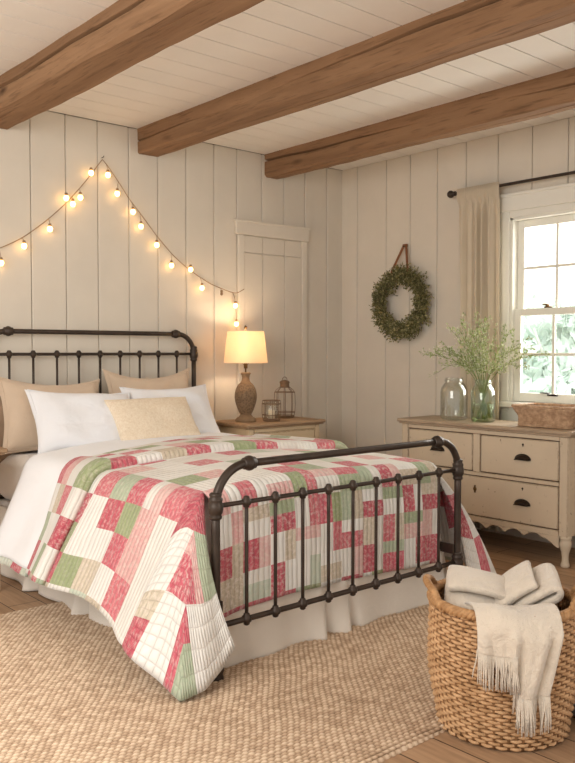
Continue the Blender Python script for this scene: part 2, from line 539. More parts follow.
sash('upper_sash', .046, .078, 1.53, 2.183, .05, .045)
ls = sash('lower_sash', .010, .042, .937, 1.575, .048, .062)
for yy in (-1.93, -2.2):
    k = MB(); k.box(.014, .040, yy-.026, yy+.026, 1.575, 1.585, .003); k.lathe([(.013, 0), (.013, .012), (.008, .018)], (.027, yy+.006, 1.583), 14)
    k.box(.002, .032, yy-.006, yy+.03, 1.592, 1.602, .003)
    k.build('sash_lock', MAT['brass'], ls)
k = MB(); k.box(-.012, .012, -2.02, -1.95, .985, .997, .003); k.box(-.016, .006, -1.965, -1.9, 1.0, 1.008, .002); k.build('sash_lift', MAT['pull'], ls)

# ------------------------------------------------------------------ curtain and rod
rod = empty('curtain_rod', (-.085, -2.0, 2.42)); tag(rod, 'thin black iron curtain rod with round end knob over the window', 'curtain rod')
MB().tube([(0, y, 0) for y in np.linspace(-.85, .76, 12)], .0105, 12).build('rod', MAT['iron'], rod, smooth=True)
k = MB().lathe([(.0105, 0), (.017, .004), (.017, .012), (.010, .016), (.010, .022), (.02, .028), (.027, .042), (.027, .052), (.019, .066), (.006, .073)], (0, 0, 0), 20)
f = k.build('finial', MAT['iron'], rod, smooth=True); f.location = (0, .755, 0); f.rotation_euler = (-PI/2, 0, 0)
for yy in (.66, -.78):
    k = MB().tube([(0, yy, -.012), (.04, yy, -.012), (.085, yy, -.012)], .007, 8); k.box(.077, .085, yy-.018, yy+.018, -.05, .03, .003)
    k.build('bracket', MAT['iron'], rod, smooth=False)

nu, nv = 150, 60
u = np.linspace(0, 1, nu); v = np.linspace(0, 1, nv)
U, V = np.meshgrid(u, v, indexing='ij')
ztop, zbot = 2.445, .03
Z = ztop+(zbot-ztop)*V
wtop = smooth01(V*9)
yl = -1.268-.012*np.sin(V*2.2); yr = -1.618-.012*V
Yc = yl+(yr-yl)*(U+.012*np.sin(U*PI*14+1)*wtop)
ph = U*PI*2*6 + .5*np.sin(V*2+U*4)
amp = (.010+.018*wtop)*(.75+.35*np.sin(U*9+2))
Xc = -.083 + amp*np.sin(ph) + .006*np.sin(ph*2.3+V*3)*(1-wtop*.4)
fine = .004*np.sin(U*PI*2*26)*np.exp(-((V-.0)/.06)**2)
Xc = Xc+fine
Xc = np.where(V < .035, -.1-.006*np.sin(U*PI*2*22), Xc)
Xc = Xc*1.0
M = MB().grid(np.stack([Xc, Yc, Z], -1))
cur = mod_solid(M.build('curtain', MAT['curtain'], None, smooth=True, fixn=False), .003)
tag(cur, 'pleated oatmeal linen curtain panel hanging beside the window', 'curtain')

# ------------------------------------------------------------------ outside the window
gr = MB().box(.3, 40, -40, 40, -.75, -.7).build('lawn', M_simple('pale_lawn', srgb(236, 242, 230), .95, 0, .06, .8)); tag(gr, 'pale sunlit lawn outside the window', 'lawn', kind='structure')  # grass colour whitened to imitate overexposed daylight
leafm = [M_fabric('hazed_leaf', srgb(240, 248, 243), var=.04, trans=.5), M_fabric('hazed_leaf', srgb(244, 249, 246), var=.03, trans=.5)]  # haze and overexposure put into the near-white leaf colour
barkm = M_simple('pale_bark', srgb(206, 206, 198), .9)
def leaf_cloud(mb, centers, radii, n, size, seed):
    r = np.random.default_rng(seed)
    for k in range(n):
        i = r.integers(len(centers))
        d = r.normal(size=3); d /= np.linalg.norm(d)
        p = np.array(centers[i]) + d*np.array(radii[i])*r.uniform(.55, 1)
        a = r.normal(size=3); a /= np.linalg.norm(a); b = np.cross(a, r.normal(size=3)); b /= np.linalg.norm(b)
        s = size*r.uniform(.6, 1.3)
        mb.add([p-a*s, p+b*s*.45, p+a*s, p-b*s*.45], [(0, 1, 2, 3)])
def tree(x, y, h, w, seed, mat, label):
    o = empty('tree', (x, y, -.7)); tag(o, label, 'tree', 'trees beyond the window')
    r = np.random.default_rng(seed)
    t = MB().tube([(0, 0, 0), (.05, .03, h*.3), (-.03, .04, h*.6), (.02, 0, h*.85)], [.16, .12, .08, .03], 8)
    for k in range(5):
        a = r.uniform(0, 6.28); t.tube([(0, 0, h*.4), (w*.3*math.cos(a), w*.3*math.sin(a), h*.6), (w*.5*math.cos(a), w*.5*math.sin(a), h*.75)], [.06, .04, .015], 6)
    t.build('trunk', barkm, o, smooth=True)
    cs = []; rs = []
    for k in range(9):
        a = r.uniform(0, 6.28); q = r.uniform(0, .6)*w
        cs.append((q*math.cos(a), q*math.sin(a), h*r.uniform(.35, .85))); rr = w*r.uniform(.3, .5); rs.append((rr, rr, rr*.8))
    c = MB(); leaf_cloud(c, cs, rs, 2200, .20, seed)
    c.build('crown', mat, o, fixn=False)
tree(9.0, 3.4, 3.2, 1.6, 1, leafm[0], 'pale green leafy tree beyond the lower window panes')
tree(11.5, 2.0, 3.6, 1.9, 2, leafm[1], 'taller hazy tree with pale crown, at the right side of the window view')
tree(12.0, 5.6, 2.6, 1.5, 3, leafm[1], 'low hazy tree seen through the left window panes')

# ------------------------------------------------------------------ iron bed
BX0, BX1 = -3.07, -1.56
YB, YFt = -.07, -2.40
bed = empty('iron_bed', ((BX0+BX1)/2, -1.2, 0)); tag(bed, 'dark iron bed frame with arched headboard and spindled footboard', 'bed')
BC = np.array([(BX0+BX1)/2, -1.2, 0])
def L(p): return tuple(np.array(p, float)-BC)
def knuckle(mb, c, r=.019, ax=2):
    prof = [(.0075, -r*1.15), (.013, -r*.95), (.013, -r*.7), (r*.9, -r*.45), (r, 0), (r*.9, r*.45), (.013, r*.7), (.013, r*.95), (.0075, r*1.15)]
    t = MB().lathe(prof, (0, 0, 0), 14)
    for p in t.v: pass
    if ax == 2: vs = [(c[0]+p[0], c[1]+p[1], c[2]+p[2]) for p in t.v]
    else: vs = [(c[0]+p[2], c[1]+p[1], c[2]+p[0]) for p in t.v]
    mb.add(vs, t.f)
def collar(mb, c, scale=1.0):
    scale *= .82; prof = [(.022, -.052), (.029, -.048), (.031, -.040), (.027, -.034), (.033, -.026), (.037, -.012), (.037, .006), (.031, .016), (.034, .022), (.034, .030), (.027, .036), (.030, .042), (.030, .048), (.022, .054)]
    mb.lathe([(r*scale, z) for r, z in prof], c, 20)
def bedend(name, Y, z_rail, z_top, z_low, spx, tube=.0225, foot=True):
    m = MB()
    for X, s in ((BX0, 1), (BX1, -1)):
        m.tube([L((X, Y, z)) for z in np.linspace(0.0, z_rail, 8)], tube, 16)
        collar(m, L((X, Y, z_rail)))
        collar(m, L((X, Y, z_low)), 1.0)
        m.lathe([(.020, 0), (.030, .004), (.030, .02), (.026, .03), (.032, .045), (.030, .06), (.022, .075)], L((X, Y, 0)), 18)
        ra = z_top-z_rail
        arc = [L((X+s*(ra*1.0)*(1-math.cos(t)), Y, z_rail+ra*math.sin(t))) for t in np.linspace(0, PI/2, 18)]
        m.tube(arc, tube, 16)
        # turned joint at the end of the arc
        c = L((X+s*(ra+.012), Y, z_top))
        prof = [(tube, -.030), (.024, -.026), (.024, -.016), (.029, -.010), (.031, 0), (.029, .010), (.024, .016), (.024, .026), (tube, .030)]
        t = MB().lathe(prof, (0, 0, 0), 18)
        m.add([(c[0]+p[2], c[1]+p[1], c[2]+p[0]) for p in t.v], t.f)
    ra = z_top-z_rail
    m.tube([L((x, Y, z_top)) for x in np.linspace(BX0+ra, BX1-ra, 10)], tube*.90, 16)
    o = m.build(name, MAT['iron'], bed, smooth=True)
    a = MB().tube([L((x, Y, z_rail)) for x in np.linspace(BX0, BX1, 10)], .0095, 12); 
    for x in spx: knuckle(a, L((x, Y, z_rail)), .021)
    a.build('upper_rail', MAT['iron'], o, smooth=True)
    a = MB().tube([L((x, Y, z_low)) for x in np.linspace(BX0, BX1, 10)], .0115, 12)
    for x in spx: knuckle(a, L((x, Y, z_low)), .022)
    a.build('lower_rail', MAT['iron'], o, smooth=True)
    for x in spx:
        MB().tube([L((x, Y, z)) for z in np.linspace(z_low, z_rail, 6)], .0075, 10).build('spindle', MAT['iron'], o, smooth=True)
    return o
spx = [BX0+(BX1-BX0)*k/10 for k in range(1, 10)]
bedend('footboard', YFt, .685, .838, .215, spx, .0175)
hspx = [-2.914, -2.761, -2.604, -2.454, -2.301, -2.153, -2.004, -1.855, -1.704]
bedend('headboard', YB, 1.265, 1.405, .40, hspx, .0165)
for X in (BX0+.03, BX1-.03):
    MB().box(*[*sorted((X-BC[0]-.006, X-BC[0]+.006))], YFt-BC[1]+.0, YB-BC[1], .26, .31, .003).build('side_rail', MAT['iron'], bed)

CX = -2.315
# mattress (with its base) and bed skirt
def rounded_slab(x0, x1, y0, y1, z0, z1, r):
    m = MB(); m.box(x0, x1, y0, y1, z0, z1, r)
    return m
o = rounded_slab(-3.035, -1.595, -2.26, -.11, .40, .68, .05).build('mattress', MAT['mattress'], None, smooth=True)
bv = o.modifiers.new('round', 'BEVEL'); bv.width = .03; bv.segments = 4
tag(o, 'mattress in a pale fitted sheet on the iron bed', 'mattress')
o = rounded_slab(-3.03, -1.60, -2.25, -.12, .17, .398, .02).build('box_spring', MAT['mattress'])
tag(o, 'pale box spring under the mattress, edge showing by the left nightstand', 'box spring')

def skirt():
    # a strip that runs head-left > foot-left > foot-right > head-right, with pleats
    pts = []
    def seg(a, b, n):
        for k in range(n): pts.append(np.array(a)+(np.array(b)-np.array(a))*k/n)
    xl, xr, yf, yh = -3.045, -1.585, -2.285, -.13
    seg((xl, yh), (xl, yf), 130); seg((xl, yf), (xr, yf), 96); seg((xr, yf), (xr, yh), 80); pts.append(np.array((xr, yh)))
    pts = np.array(pts); n = len(pts)
    d = np.gradient(pts, axis=0); d /= np.linalg.norm(d, axis=1)[:, None]
    nrm = np.stack([d[:, 1], -d[:, 0]], 1)      # outward? for path going -Y then +X then +Y
    s = np.concatenate([[0], np.cumsum(np.linalg.norm(np.diff(pts, axis=0), axis=1))])
    c = np.array([CX, -1.2]); sign = np.sign(((pts-c)*nrm).sum(1)); nrm = nrm*sign[:, None]
    zs = np.linspace(.385, .006, 22)
    P = np.zeros((n, 22, 3))
    pleats = [.62, 1.18, 1.72, 2.08, 2.75, 2.90, 3.62]
    for j, z in enumerate(zs):
        t = (zs[0]-z)/(zs[0]-zs[-1])
        off = .012+.035*t + .010*t*np.sin(s*11+.6) + .006*t*np.sin(s*23+1.1)
        for p in pleats:
            off = off + .034*t*np.exp(-((s-p)/.035)**2) - .045*t*np.exp(-((s-p-.06)/.022)**2)
        P[:, j, 0] = pts[:, 0]+nrm[:, 0]*off; P[:, j, 1] = pts[:, 1]+nrm[:, 1]*off
        P[:, j, 2] = z + .006*np.sin(s*5)*t*0
    o = MB().grid(P).build('bed_skirt', MAT['skirt'], None, smooth=True, fixn=False)
    mod_solid(o, .004)
    tag(o, 'off-white gathered bed skirt hanging to the rug below the quilt', 'bed skirt')
skirt()

# ---- bedding surface
HW = .70                       # flat half width
def zt(X, Y):
    uu = (X-CX)/.78
    return .700 + .040*(1-np.clip(uu, -1, 1)**2) + .008*vnoise(X*5, Y*5, 3) - .012*smooth01((-1.9-Y)/.4)
def side_prof(e, alpha, R=.09):
    """arc length e past the flat top -> (outward, down)"""
    e = np.asarray(e, float)
    ea = R*alpha
    o1 = R*np.sin(np.clip(e, 0, ea)/R); d1 = R*(1-np.cos(np.clip(e, 0, ea)/R))
    k = np.clip(e-ea, 0, None)
    return o1+k*math.cos(alpha), d1+k*math.sin(alpha)
AL = {-1: math.radians(62), 1: math.radians(74)}
def bed_pt(uc, y, off=0.0):
    """uc signed arc coordinate across the bed (arrays), y along -> points, pushed out by OFF"""
    s = np.where(uc < 0, -1, 1); e = np.clip(np.abs(uc)-HW, 0, None)
    e = e*(1+np.where(s < 0, .11, .06)*smooth01((-1.85-y)/.38))
    outL, dL = side_prof(e, AL[-1]); outR, dR = side_prof(e, AL[1])
    out = np.where(s < 0, outL, outR); d = np.where(s < 0, dL, dR)
    Xf = CX+np.clip(uc, -HW, HW)
    al = np.where(s < 0, AL[-1], AL[1])
    ang = np.clip(e/.09, 0, al)
    hang = smooth01(e/.5)
    rip = hang*(.016*np.sin(y*8.0+1.0)+.010*np.sin(y*17+uc*3))
    X = Xf+s*(out+rip+off*np.sin(ang)); Z = zt(Xf, y)-d+off*np.cos(ang)
    return np.stack([X, y+0*X, Z], -1)

# white top sheet
n1, n2 = 110, 26
uu = np.linspace(-HW-.565, HW+.42, n1)
P = np.zeros((n1, n2, 3))
for i, a in enumerate(uu):
    ys, yb = -.47+.30*max(a, -1.1), -.97+.27*a
    if a > .75: ys = min(ys, -.25)
    if a < -HW: ys = min(ys, -.68-.10*(-HW-a))
    yy = np.linspace(ys, yb-.08, n2)
    t = np.linspace(0, 1, n2)
    off = .018+.006*np.sin(t*PI) - .010*smooth01(1-t*8)
    P[i] = bed_pt(np.full(n2, a), yy, off)
o = MB().grid(P).build('top_sheet', MAT['sheet'], None, smooth=True, fixn=False)
mod_solid(o, .006, 0); tag(o, 'smooth white top sheet turned down between the pillows and the quilt', 'sheet')

# ---- patchwork quilt
CELL = .02
CL = .58
PAL = {'cream': [(.86, .84, .79), (.88, .86, .81), (.82, .79, .73)], 'pink': [(.62, .135, .175), (.66, .18, .21), (.57, .115, .15)], 'rose': [(.75, .42, .40), (.78, .50, .47)],
       'sage': [(.36, .42, .23), (.40, .47, .30), (.46, .53, .38)], 'mint': [(.66, .70, .60), (.60, .66, .54)], 'beige': [(.62, .53, .40), (.66, .58, .45)]}
def build_layout():
    r = np.random.default_rng(21)
    NU, NV = 170, 182
    lay = np.zeros((NU, NV, 4))
    def fill(i0, i1, j0, j1, last):
        names = ['cream', 'pink', 'rose', 'sage', 'mint', 'beige']; w = np.array([.33, .25, .08, .13, .13, .08])
        while True:
            c = names[r.choice(6, p=w)]
            if c != last or c == 'cream': break
        b = PAL[c][r.integers(len(PAL[c]))]
        pr = {'cream': .12, 'pink': .6, 'rose': .7, 'sage': .3, 'mint': .3, 'beige': .7}[c]*r.uniform(.5, 1)
        lay[i0:i1, j0:j1, :3] = b; lay[i0:i1, j0:j1, 3] = pr
        return c
    B = 7
    last = None
    for I in range(0, NU, B):
        for J in range(0, NV, B):
            k = r.random(); a, b = min(I+B, NU), min(J+B, NV)
            if k < .62: last = fill(I, a, J, b, last)
            elif k < .74:
                h = I+r.integers(2, 5); last = fill(I, h, J, b, last); last = fill(h, a, J, b, last)
            elif k < .86:
                h = J+r.integers(2, 5); last = fill(I, a, J, h, last); last = fill(I, a, h, b, last)
            else:
                h = I+3; g = J+4
                for q in ((I, h, J, g), (h, a, J, g), (I, h, g, b), (h, a, g, b)): last = fill(*q, last)
    # the blocks that show most, laid out by hand: rows run across the bed, columns from the turned edge to the foot hem
    hand = {
        3: 'p c s c . . . . . . p s b c p c b p c p', 4: 's c c p . . . . . . s c c p r c p-b c p|s c', 5: 'c b p c . . . . . . p c p s r c c p-r c p', 6: 'p r c s . . . . . . c p s p c|r p p s c p|c',
        7: 'c p c p . . . . . . c r c c s c r-c c-r p-b b', 8: 's c p c . . . . . . p c c c r c p-c b|c p-r c|m', 9: 'c s c b . . . . . . c c p c c c c|r s|p c-b p-c', 10: 'c c r p . . . . . . c c c s c p s-p c-p r|c c-m',
        11: 'p c s c . . . . . . c p c c p s r|c p-s c-p c|b', 12: 'c p c s . . . . . . c m c r c c p|s s-b c|p c-r', 13: 'r c c p . . . . . . c c c c m p s-c c|p b-c p-c', 14: 'c c b c . . . . . . c r s p c c p-r s|c p-b s|p',
        15: 'p c p c . . . . . . c c c c r c c|b p-c s|r c-p', 16: 'c s c p . . . . . . s c p c c p s-b b|p r-c p', 17: 'p c c s . . . . . . c p c c p c c p c p', 18: 'c p c c . . . . . . p c c s c p p c p r',
        19: 's c p c . . . . . . c c p c p c c p c c', 20: 'c p c p . . . . . . c p c c p c p c p c'}
    nm = {'c': 'cream', 'p': 'pink', 'r': 'rose', 's': 'sage', 'm': 'mint', 'b': 'beige'}
    def put(i0, i1, j0, j1, ch):
        c = nm[ch]; b = PAL[c][r.integers(len(PAL[c]))]
        lay[i0:i1, j0:j1, :3] = b
        lay[i0:i1, j0:j1, 3] = {'cream': .12, 'pink': .6, 'rose': .75, 'sage': .3, 'mint': .3, 'beige': .8}[c]*r.uniform(.5, 1)
    for I, row in hand.items():
        for J, t in enumerate(row.split()):
            if t == '.': continue
            i0, j0 = I*B, J*B
            if '|' in t: put(i0, i0+B, j0, j0+3, t[0]); put(i0, i0+B, j0+3, j0+B, t[2])
            elif '-' in t: put(i0, i0+4, j0, j0+B, t[0]); put(i0+4, i0+B, j0, j0+B, t[2])
            else: put(i0, i0+B, j0, j0+B, t)
    return lay
LAY = build_layout()
NU0, NV0 = 84, 0
def quilt_sheet(P, us, vs, dirs, store, LAYER=0, side=0):
    """append grid P (len(us) x len(vs)) and its per-face colour by flat coordinates"""
    mbq, cols, uvs, dd = store
    nu, nv = len(us), len(vs)
    base = mbq.n
    fs = []
    for i in range(nu-1):
        for j in range(nv-1):
            fc = [(i*nv+j), ((i+1)*nv+j), ((i+1)*nv+j+1), (i*nv+j+1)]
            fs.append(tuple(fc[::-1] if side < 0 else fc))
            um, vm = (us[i]+us[i+1])/2, (vs[j]+vs[j+1])/2
            ii = int(math.floor(um/CELL+.001))+NU0; jj = int(math.floor(vm/CELL+.001))+NV0+LAYER
            if side:            # hanging corners: larger squares, counted from the mattress corner
                p_ = (abs(um)-HW)/.20; q_ = (vm-2.24)/.20; fp = int((p_-int(p_))*7); fq = int((q_-int(q_))*7)
                ii = (6-int(p_))*7+6-fp if side < 0 else (17+int(p_))*7+fp
                jj = (16+int(q_))*7+fq
            cols.append(LAY[ii % 170, jj % 182])
            uq = [(us[i], vs[j]), (us[i+1], vs[j]), (us[i+1], vs[j+1]), (us[i], vs[j+1])]
            uvs.append(uq[::-1] if side < 0 else uq)
            dd.append(dirs(um, vm))
    mbq.add(P.reshape(-1, 3), fs)
store = (MB(), [], [], [])
VFOOT = -2.255                # y where the foot edge begins to turn
v_of = lambda y: -y
E_L, E_R, E_F = CL, .60, CL
def gridvals(a, b):
    a = round(a/CELL); b = round(b/CELL)
    return np.arange(a, b+1)*CELL
us = gridvals(-HW-CL, HW+CL); vs_top = gridvals(1.26, 2.24)
UG, VG = np.meshgrid(us, vs_top, indexing='ij')
P = bed_pt(UG, -VG, .012+.010*smooth01((1.65-VG)/.3)*0)
quilt_sheet(P, us, vs_top, lambda u_, v_: 1.0 if abs(u_) > HW else 0.0, store)
# foot drape
qs = gridvals(0, CL)
def foot_prof(q, R=.07):
    al = math.radians(84)
    o, d = side_prof(q, al, R)
    return o*1.0, d
uf = gridvals(-HW, HW)
UG, QG = np.meshgrid(uf, qs, indexing='ij')
o_, d_ = foot_prof(QG)
hang = smooth01(QG/.45)
Pf = bed_pt(UG, np.full_like(UG, -2.24), .012)
Pf[..., 1] = Pf[..., 1]-np.minimum(o_, .085)+hang*(.006*np.sin(UG*9)+.004*np.sin(UG*21+1))
Pf[..., 2] = Pf[..., 2]-d_*.93
quilt_sheet(Pf, uf, 2.24+qs, lambda u_, v_: 0.0, store)
# hanging corners: cones of cloth falling from the two foot corners of the mattress
def corner(side, keys, ctrl):
    apex = bed_pt(np.array([side*HW]), np.array([-2.24]), .012)[0]
    ps = gridvals(0, CL); q2 = gridvals(0, CL)
    PG, QG = np.meshgrid(ps, q2, indexing='ij')
    r_ = np.sqrt(PG**2+QG**2); th = np.arctan2(QG, np.maximum(PG, 1e-9))
    th[0, 0] = 0
    rmax = CL/np.maximum(np.cos(th), np.sin(th)); t = r_/rmax
    kd = np.array([k[0] for k in keys]); kp = np.array([k[1] for k in keys], float); cp = np.array([c[1] for c in ctrl], float); cd = np.array([c[0] for c in ctrl])
    deg = np.degrees(th)
    hem = np.stack([np.interp(deg, kd, kp[:, k]) for k in range(3)], -1)
    ctl = np.stack([np.interp(deg, cd, cp[:, k]) for k in range(3)], -1)
    T = t[..., None]
    bez = (1-T)**2*apex+2*T*(1-T)*ctl+T**2*hem
    w = smooth01(deg/32)[..., None]
    sp = bed_pt(side*(HW+r_), np.full_like(r_, -2.24), .012)
    R = bez*w+sp*(1-w)
    us_ = side*(HW+ps)
    quilt_sheet(R, us_, 2.24+q2, lambda u_, v_: .5, store, 0, side)
hl = bed_pt(np.array([-HW-CL]), np.array([-2.24]), .012)[0]
corner(-1, [(0, hl), (20, (-3.365, -2.33, .13)), (45, (-3.305, -2.505, .022)), (60, (-3.215, -2.525, .045)), (75, (-3.11, -2.495, .095)), (90, (-3.06, -2.505, .165))],
       [(0, (-3.14, -2.25, .62)), (20, (-3.18, -2.30, .62)), (45, (-3.20, -2.41, .62)), (70, (-3.18, -2.46, .57)), (90, (-3.185, -2.445, .52))])
hr = bed_pt(np.array([HW+CL]), np.array([-2.24]), .012)[0]
corner(1, [(0, hr), (20, (-1.30, -2.30, .17)), (45, (-1.262, -2.44, .07)), (65, (-1.36, -2.45, .05)), (90, (-1.47, -2.40, .10))],
       [(0, (-1.49, -2.25, .55)), (45, (-1.46, -2.38, .52)), (90, (-1.49, -2.36, .5))])
# turned-back band along the head edge of the quilt
ub = gridvals(-HW-CL, HW+CL)
nb = 28
P = np.zeros((len(ub), nb, 3)); vb = np.zeros((len(ub), nb))
for i, a in enumerate(ub):
    y0 = -.97+.27*max(a, -HW-.35); y1 = -1.50-.04*math.sin(a*2.2)
    if a < -HW: y0 -= .05*(-HW-a)
    t = np.linspace(0, 1, nb)
    yy = y0+(y1-y0)*np.minimum(t/.9, 1)
    off = .030+.020*np.sin(np.clip(t/.9, 0, 1)*PI*.5)+.012*(np.abs(a) > HW)
    k = t > .86
    ang = (t[k]-.86)/.14*PI
    ce_ = .030+.012*(abs(a) > HW); rr = .028
    off[k] = ce_+rr*np.cos(ang)-.004; yy[k] = y1-rr*np.sin(ang)*1.0
    off[t < .05] = .024
    P[i] = bed_pt(np.full(nb, a), yy, off)
quilt_sheet(P, ub, np.linspace(0, .56, nb), lambda u_, v_: 1.0 if abs(u_) > HW else 0.0, store, 0)

# the end of the quilt that peeps out below the sheet hem
ue = gridvals(-HW-.60, -HW-.45); ve = gridvals(.72, 1.25)
UG, VG = np.meshgrid(ue, ve, indexing='ij')
quilt_sheet(bed_pt(UG, -VG, .006), ue, ve, lambda u_, v_: 1.0, store, 11)

def quilt_material():
    t = NT('patchwork_cotton')
    a = t.n('ShaderNodeAttribute', attribute_name='patch')
    uv = t.n('ShaderNodeUVMap', uv_map='flat')
    mp = t.n('ShaderNodeMapping'); t.l(uv.outputs[0], mp.inputs[0])
    n = t.noise(mp.outputs[0], 55, 5, .7, .4)
    n2 = t.noise(mp.outputs[0], 9, 3)
    print_mask = t.ramp(n, [(.47, (0, 0, 0, 1)), (.60, (1, 1, 1, 1))])
    mm = t.n('ShaderNodeMath', operation='MULTIPLY'); t.l(print_mask, mm.inputs[0]); t.l(a.outputs['Alpha'], mm.inputs[1])
    c = t.mix(mm.outputs[0], a.outputs['Color'], (.84, .74, .66, 1))
    c = t.mix(.18, c, t.ramp(n2, [(.3, (.45, .42, .38, 1)), (.7, (.95, .92, .88, 1))]), 'MULTIPLY')
    d = t.n('ShaderNodeAttribute', attribute_name='stitch')
    sep = t.n('ShaderNodeSeparateXYZ'); t.l(mp.outputs[0], sep.inputs[0])
    wob = t.noise(mp.outputs[0], 6, 2)
    def lines(o, period):
        ad = t.n('ShaderNodeMath', operation='MULTIPLY_ADD'); ad.inputs[1].default_value = .02; t.l(wob, ad.inputs[0]); t.l(o, ad.inputs[2])
        m1 = t.n('ShaderNodeMath', operation='MULTIPLY'); m1.inputs[1].default_value = PI/period; t.l(ad.outputs[0], m1.inputs[0])
        s = t.n('ShaderNodeMath', operation='SINE'); t.l(m1.outputs[0], s.inputs[0])
        ab = t.n('ShaderNodeMath', operation='ABSOLUTE'); t.l(s.outputs[0], ab.inputs[0])
        pw = t.n('ShaderNodeMath', operation='POWER'); pw.inputs[1].default_value = .45; t.l(ab.outputs[0], pw.inputs[0])
        return pw.outputs[0]
    lu = lines(sep.outputs['X'], .026); lv = lines(sep.outputs['Y'], .026); lv5 = lines(sep.outputs['Y'], .045)
    hb = t.mix(d.outputs['Fac'], lu, lv)
    # crosshatch where stitch is about one half
    cr = t.n('ShaderNodeMath', operation='MULTIPLY'); t.l(lu, cr.inputs[0]); t.l(lv5, cr.inputs[1])
    df = t.n('ShaderNodeMath', operation='COMPARE'); df.inputs[1].default_value = .5; df.inputs[2].default_value = .2; t.l(d.outputs['Fac'], df.inputs[0])
    h = t.mix(df.outputs[0], hb, cr.outputs[0])
    c = t.mix(t.ramp(h, [(.10, (1, 1, 1, 1)), (.5, (0, 0, 0, 1))]), c, t.mix(.22, c, (.36, .28, .24, 1), 'MULTIPLY'))
    t.base(c); t.set(Roughness=.92, Specular_IOR_Level=.08, Sheen_Weight=.15)
    m2 = t.n('ShaderNodeMath', operation='MULTIPLY_ADD'); m2.inputs[1].default_value = .12; t.l(n, m2.inputs[0]); t.l(h, m2.inputs[2])
    t.bump(m2.outputs[0], .65, .010)
    return t.m
mbq, cols, uvs, dd = store
q = mbq.build('patchwork_quilt', quilt_material(), None, smooth=True, fixn=False)
me = q.data
at = me.color_attributes.new('patch', 'FLOAT_COLOR', 'CORNER')
at.data.foreach_set('color', np.repeat(np.array(cols), 4, axis=0).astype(np.float32).ravel())
at2 = me.attributes.new('stitch', 'FLOAT', 'FACE'); at2.data.foreach_set('value', np.array(dd, np.float32))
uvl = me.uv_layers.new(name='flat'); uvl.data.foreach_set('uv', np.array(uvs, np.float32).ravel())
import bmesh
bm = bmesh.new(); bm.from_mesh(me); bmesh.ops.remove_doubles(bm, verts=bm.verts, dist=.0008); bm.to_mesh(me); bm.free()
mod_solid(q, .014, 0)
tag(q, 'patchwork quilt in cream, pink and sage green squares draped over the bed', 'quilt')

# ------------------------------------------------------------------ pillows
def pillow(name, w, h, t, mat, loc, rx, rz, label, group, ry=0.0, flange=0.0, seed=1, pinch=.07, slump=0.0):
    n = 34
    g = np.linspace(-1, 1, n)
    A, B = np.meshgrid(g, g, indexing='ij')
    inner = 1-flange
    a = np.clip(A/inner, -1, 1); b = np.clip(B/inner, -1, 1)
    th = ((1-np.abs(a)**3.2)*(1-np.abs(b)**3.2))**(.62 if flange == 0 else .5)
    Xp = A*(w/2)*(1-pinch*(1-B**2)*np.abs(A)**3)
    Zp = B*(h/2)*(1-pinch*(1-A**2)*np.abs(B)**3)
    wr = .14*vnoise(A*4, B*4, seed)+.09*vnoise(A*9, B*9, seed+5)
    edge = .003+.004*vnoise(A*6, B*6, seed+9)*(1-th)
    mb = MB()
    sag = -slump*(1-A**2)*np.clip(B, 0, 1)
    F = np.stack([Xp, -(t/2)*th*(1+wr)-.003+edge, Zp+sag+h/2], -1)
    K = np.stack([Xp, (t/2)*th*(1+.5*wr)+.003+edge, Zp+sag+h/2], -1)
    mb.grid(F); mb.grid(K, True)
    o = mb.build(name, mat, None, smooth=True, fixn=False)
    bm = bmesh.new(); bm.from_mesh(o.data)
    # join the two faces along the seam
    be = [e for e in bm.edges if e.is_boundary]
    vsb = list({v for e in be for v in e.verts})
    bmesh.ops.remove_doubles(bm, verts=vsb, dist=.0075)
    bmesh.ops.recalc_face_normals(bm, faces=bm.faces)
    bm.to_mesh(o.data); bm.free()
    mod_sub(o, 1)
    if flange:
        ts = np.linspace(-1, 1, 24); k_ = inner-.01
        ring_ = [(t_*k_, -k_) for t_ in ts[:-1]]+[(k_, t_*k_) for t_ in ts[:-1]]+[(-t_*k_, k_) for t_ in ts[:-1]]+[(-k_, -t_*k_) for t_ in ts[:-1]]
        pp = [(a_*(w/2)*(1-pinch*(1-b_**2)*abs(a_)**3), -.012, b_*(h/2)*(1-pinch*(1-a_**2)*abs(b_)**3)-slump*(1-a_**2)*max(b_, 0)+h/2) for a_, b_ in ring_]
        MB().tube(pp, .0045, 6, True).build('piping', mat, o, smooth=True)
    o.location = loc; o.rotation_euler = (rx, ry, rz)
    return tag(o, label, 'pillow', group)
R = math.radians
G = 'pillows at the head of the bed'
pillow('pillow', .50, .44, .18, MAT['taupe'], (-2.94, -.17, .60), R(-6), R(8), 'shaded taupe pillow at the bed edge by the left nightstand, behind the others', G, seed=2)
pillow('pillow_sham', .70, .50, .17, MAT['sham'], (-2.735, -.34, .664), R(-20), R(-2), 'beige linen pillow sham with flat border, larger one on the left', G, flange=.08, seed=3, pinch=.12, ry=R(3), slump=.03)
pillow('pillow_sham', .70, .52, .16, MAT['sham'], (-1.99, -.27, .676), R(-14), R(0), 'beige linen pillow sham half hidden behind the right white pillow', G, flange=.08, seed=4, pinch=.12, slump=.05)
pillow('pillow', .70, .46, .19, MAT['white_pillow'], (-2.63, -.60, .665), R(-33), R(-3), 'plump white pillow with a stitched border on the left side', G, flange=.05, seed=6, ry=R(3), pinch=.10, slump=.015)
pillow('pillow', .72, .44, .18, MAT['white_pillow'], (-1.945, -.50, .675), R(-28), R(3), 'white pillow on the right, behind the cream lumbar pillow', G, flange=.05, seed=7, pinch=.10, slump=.02)
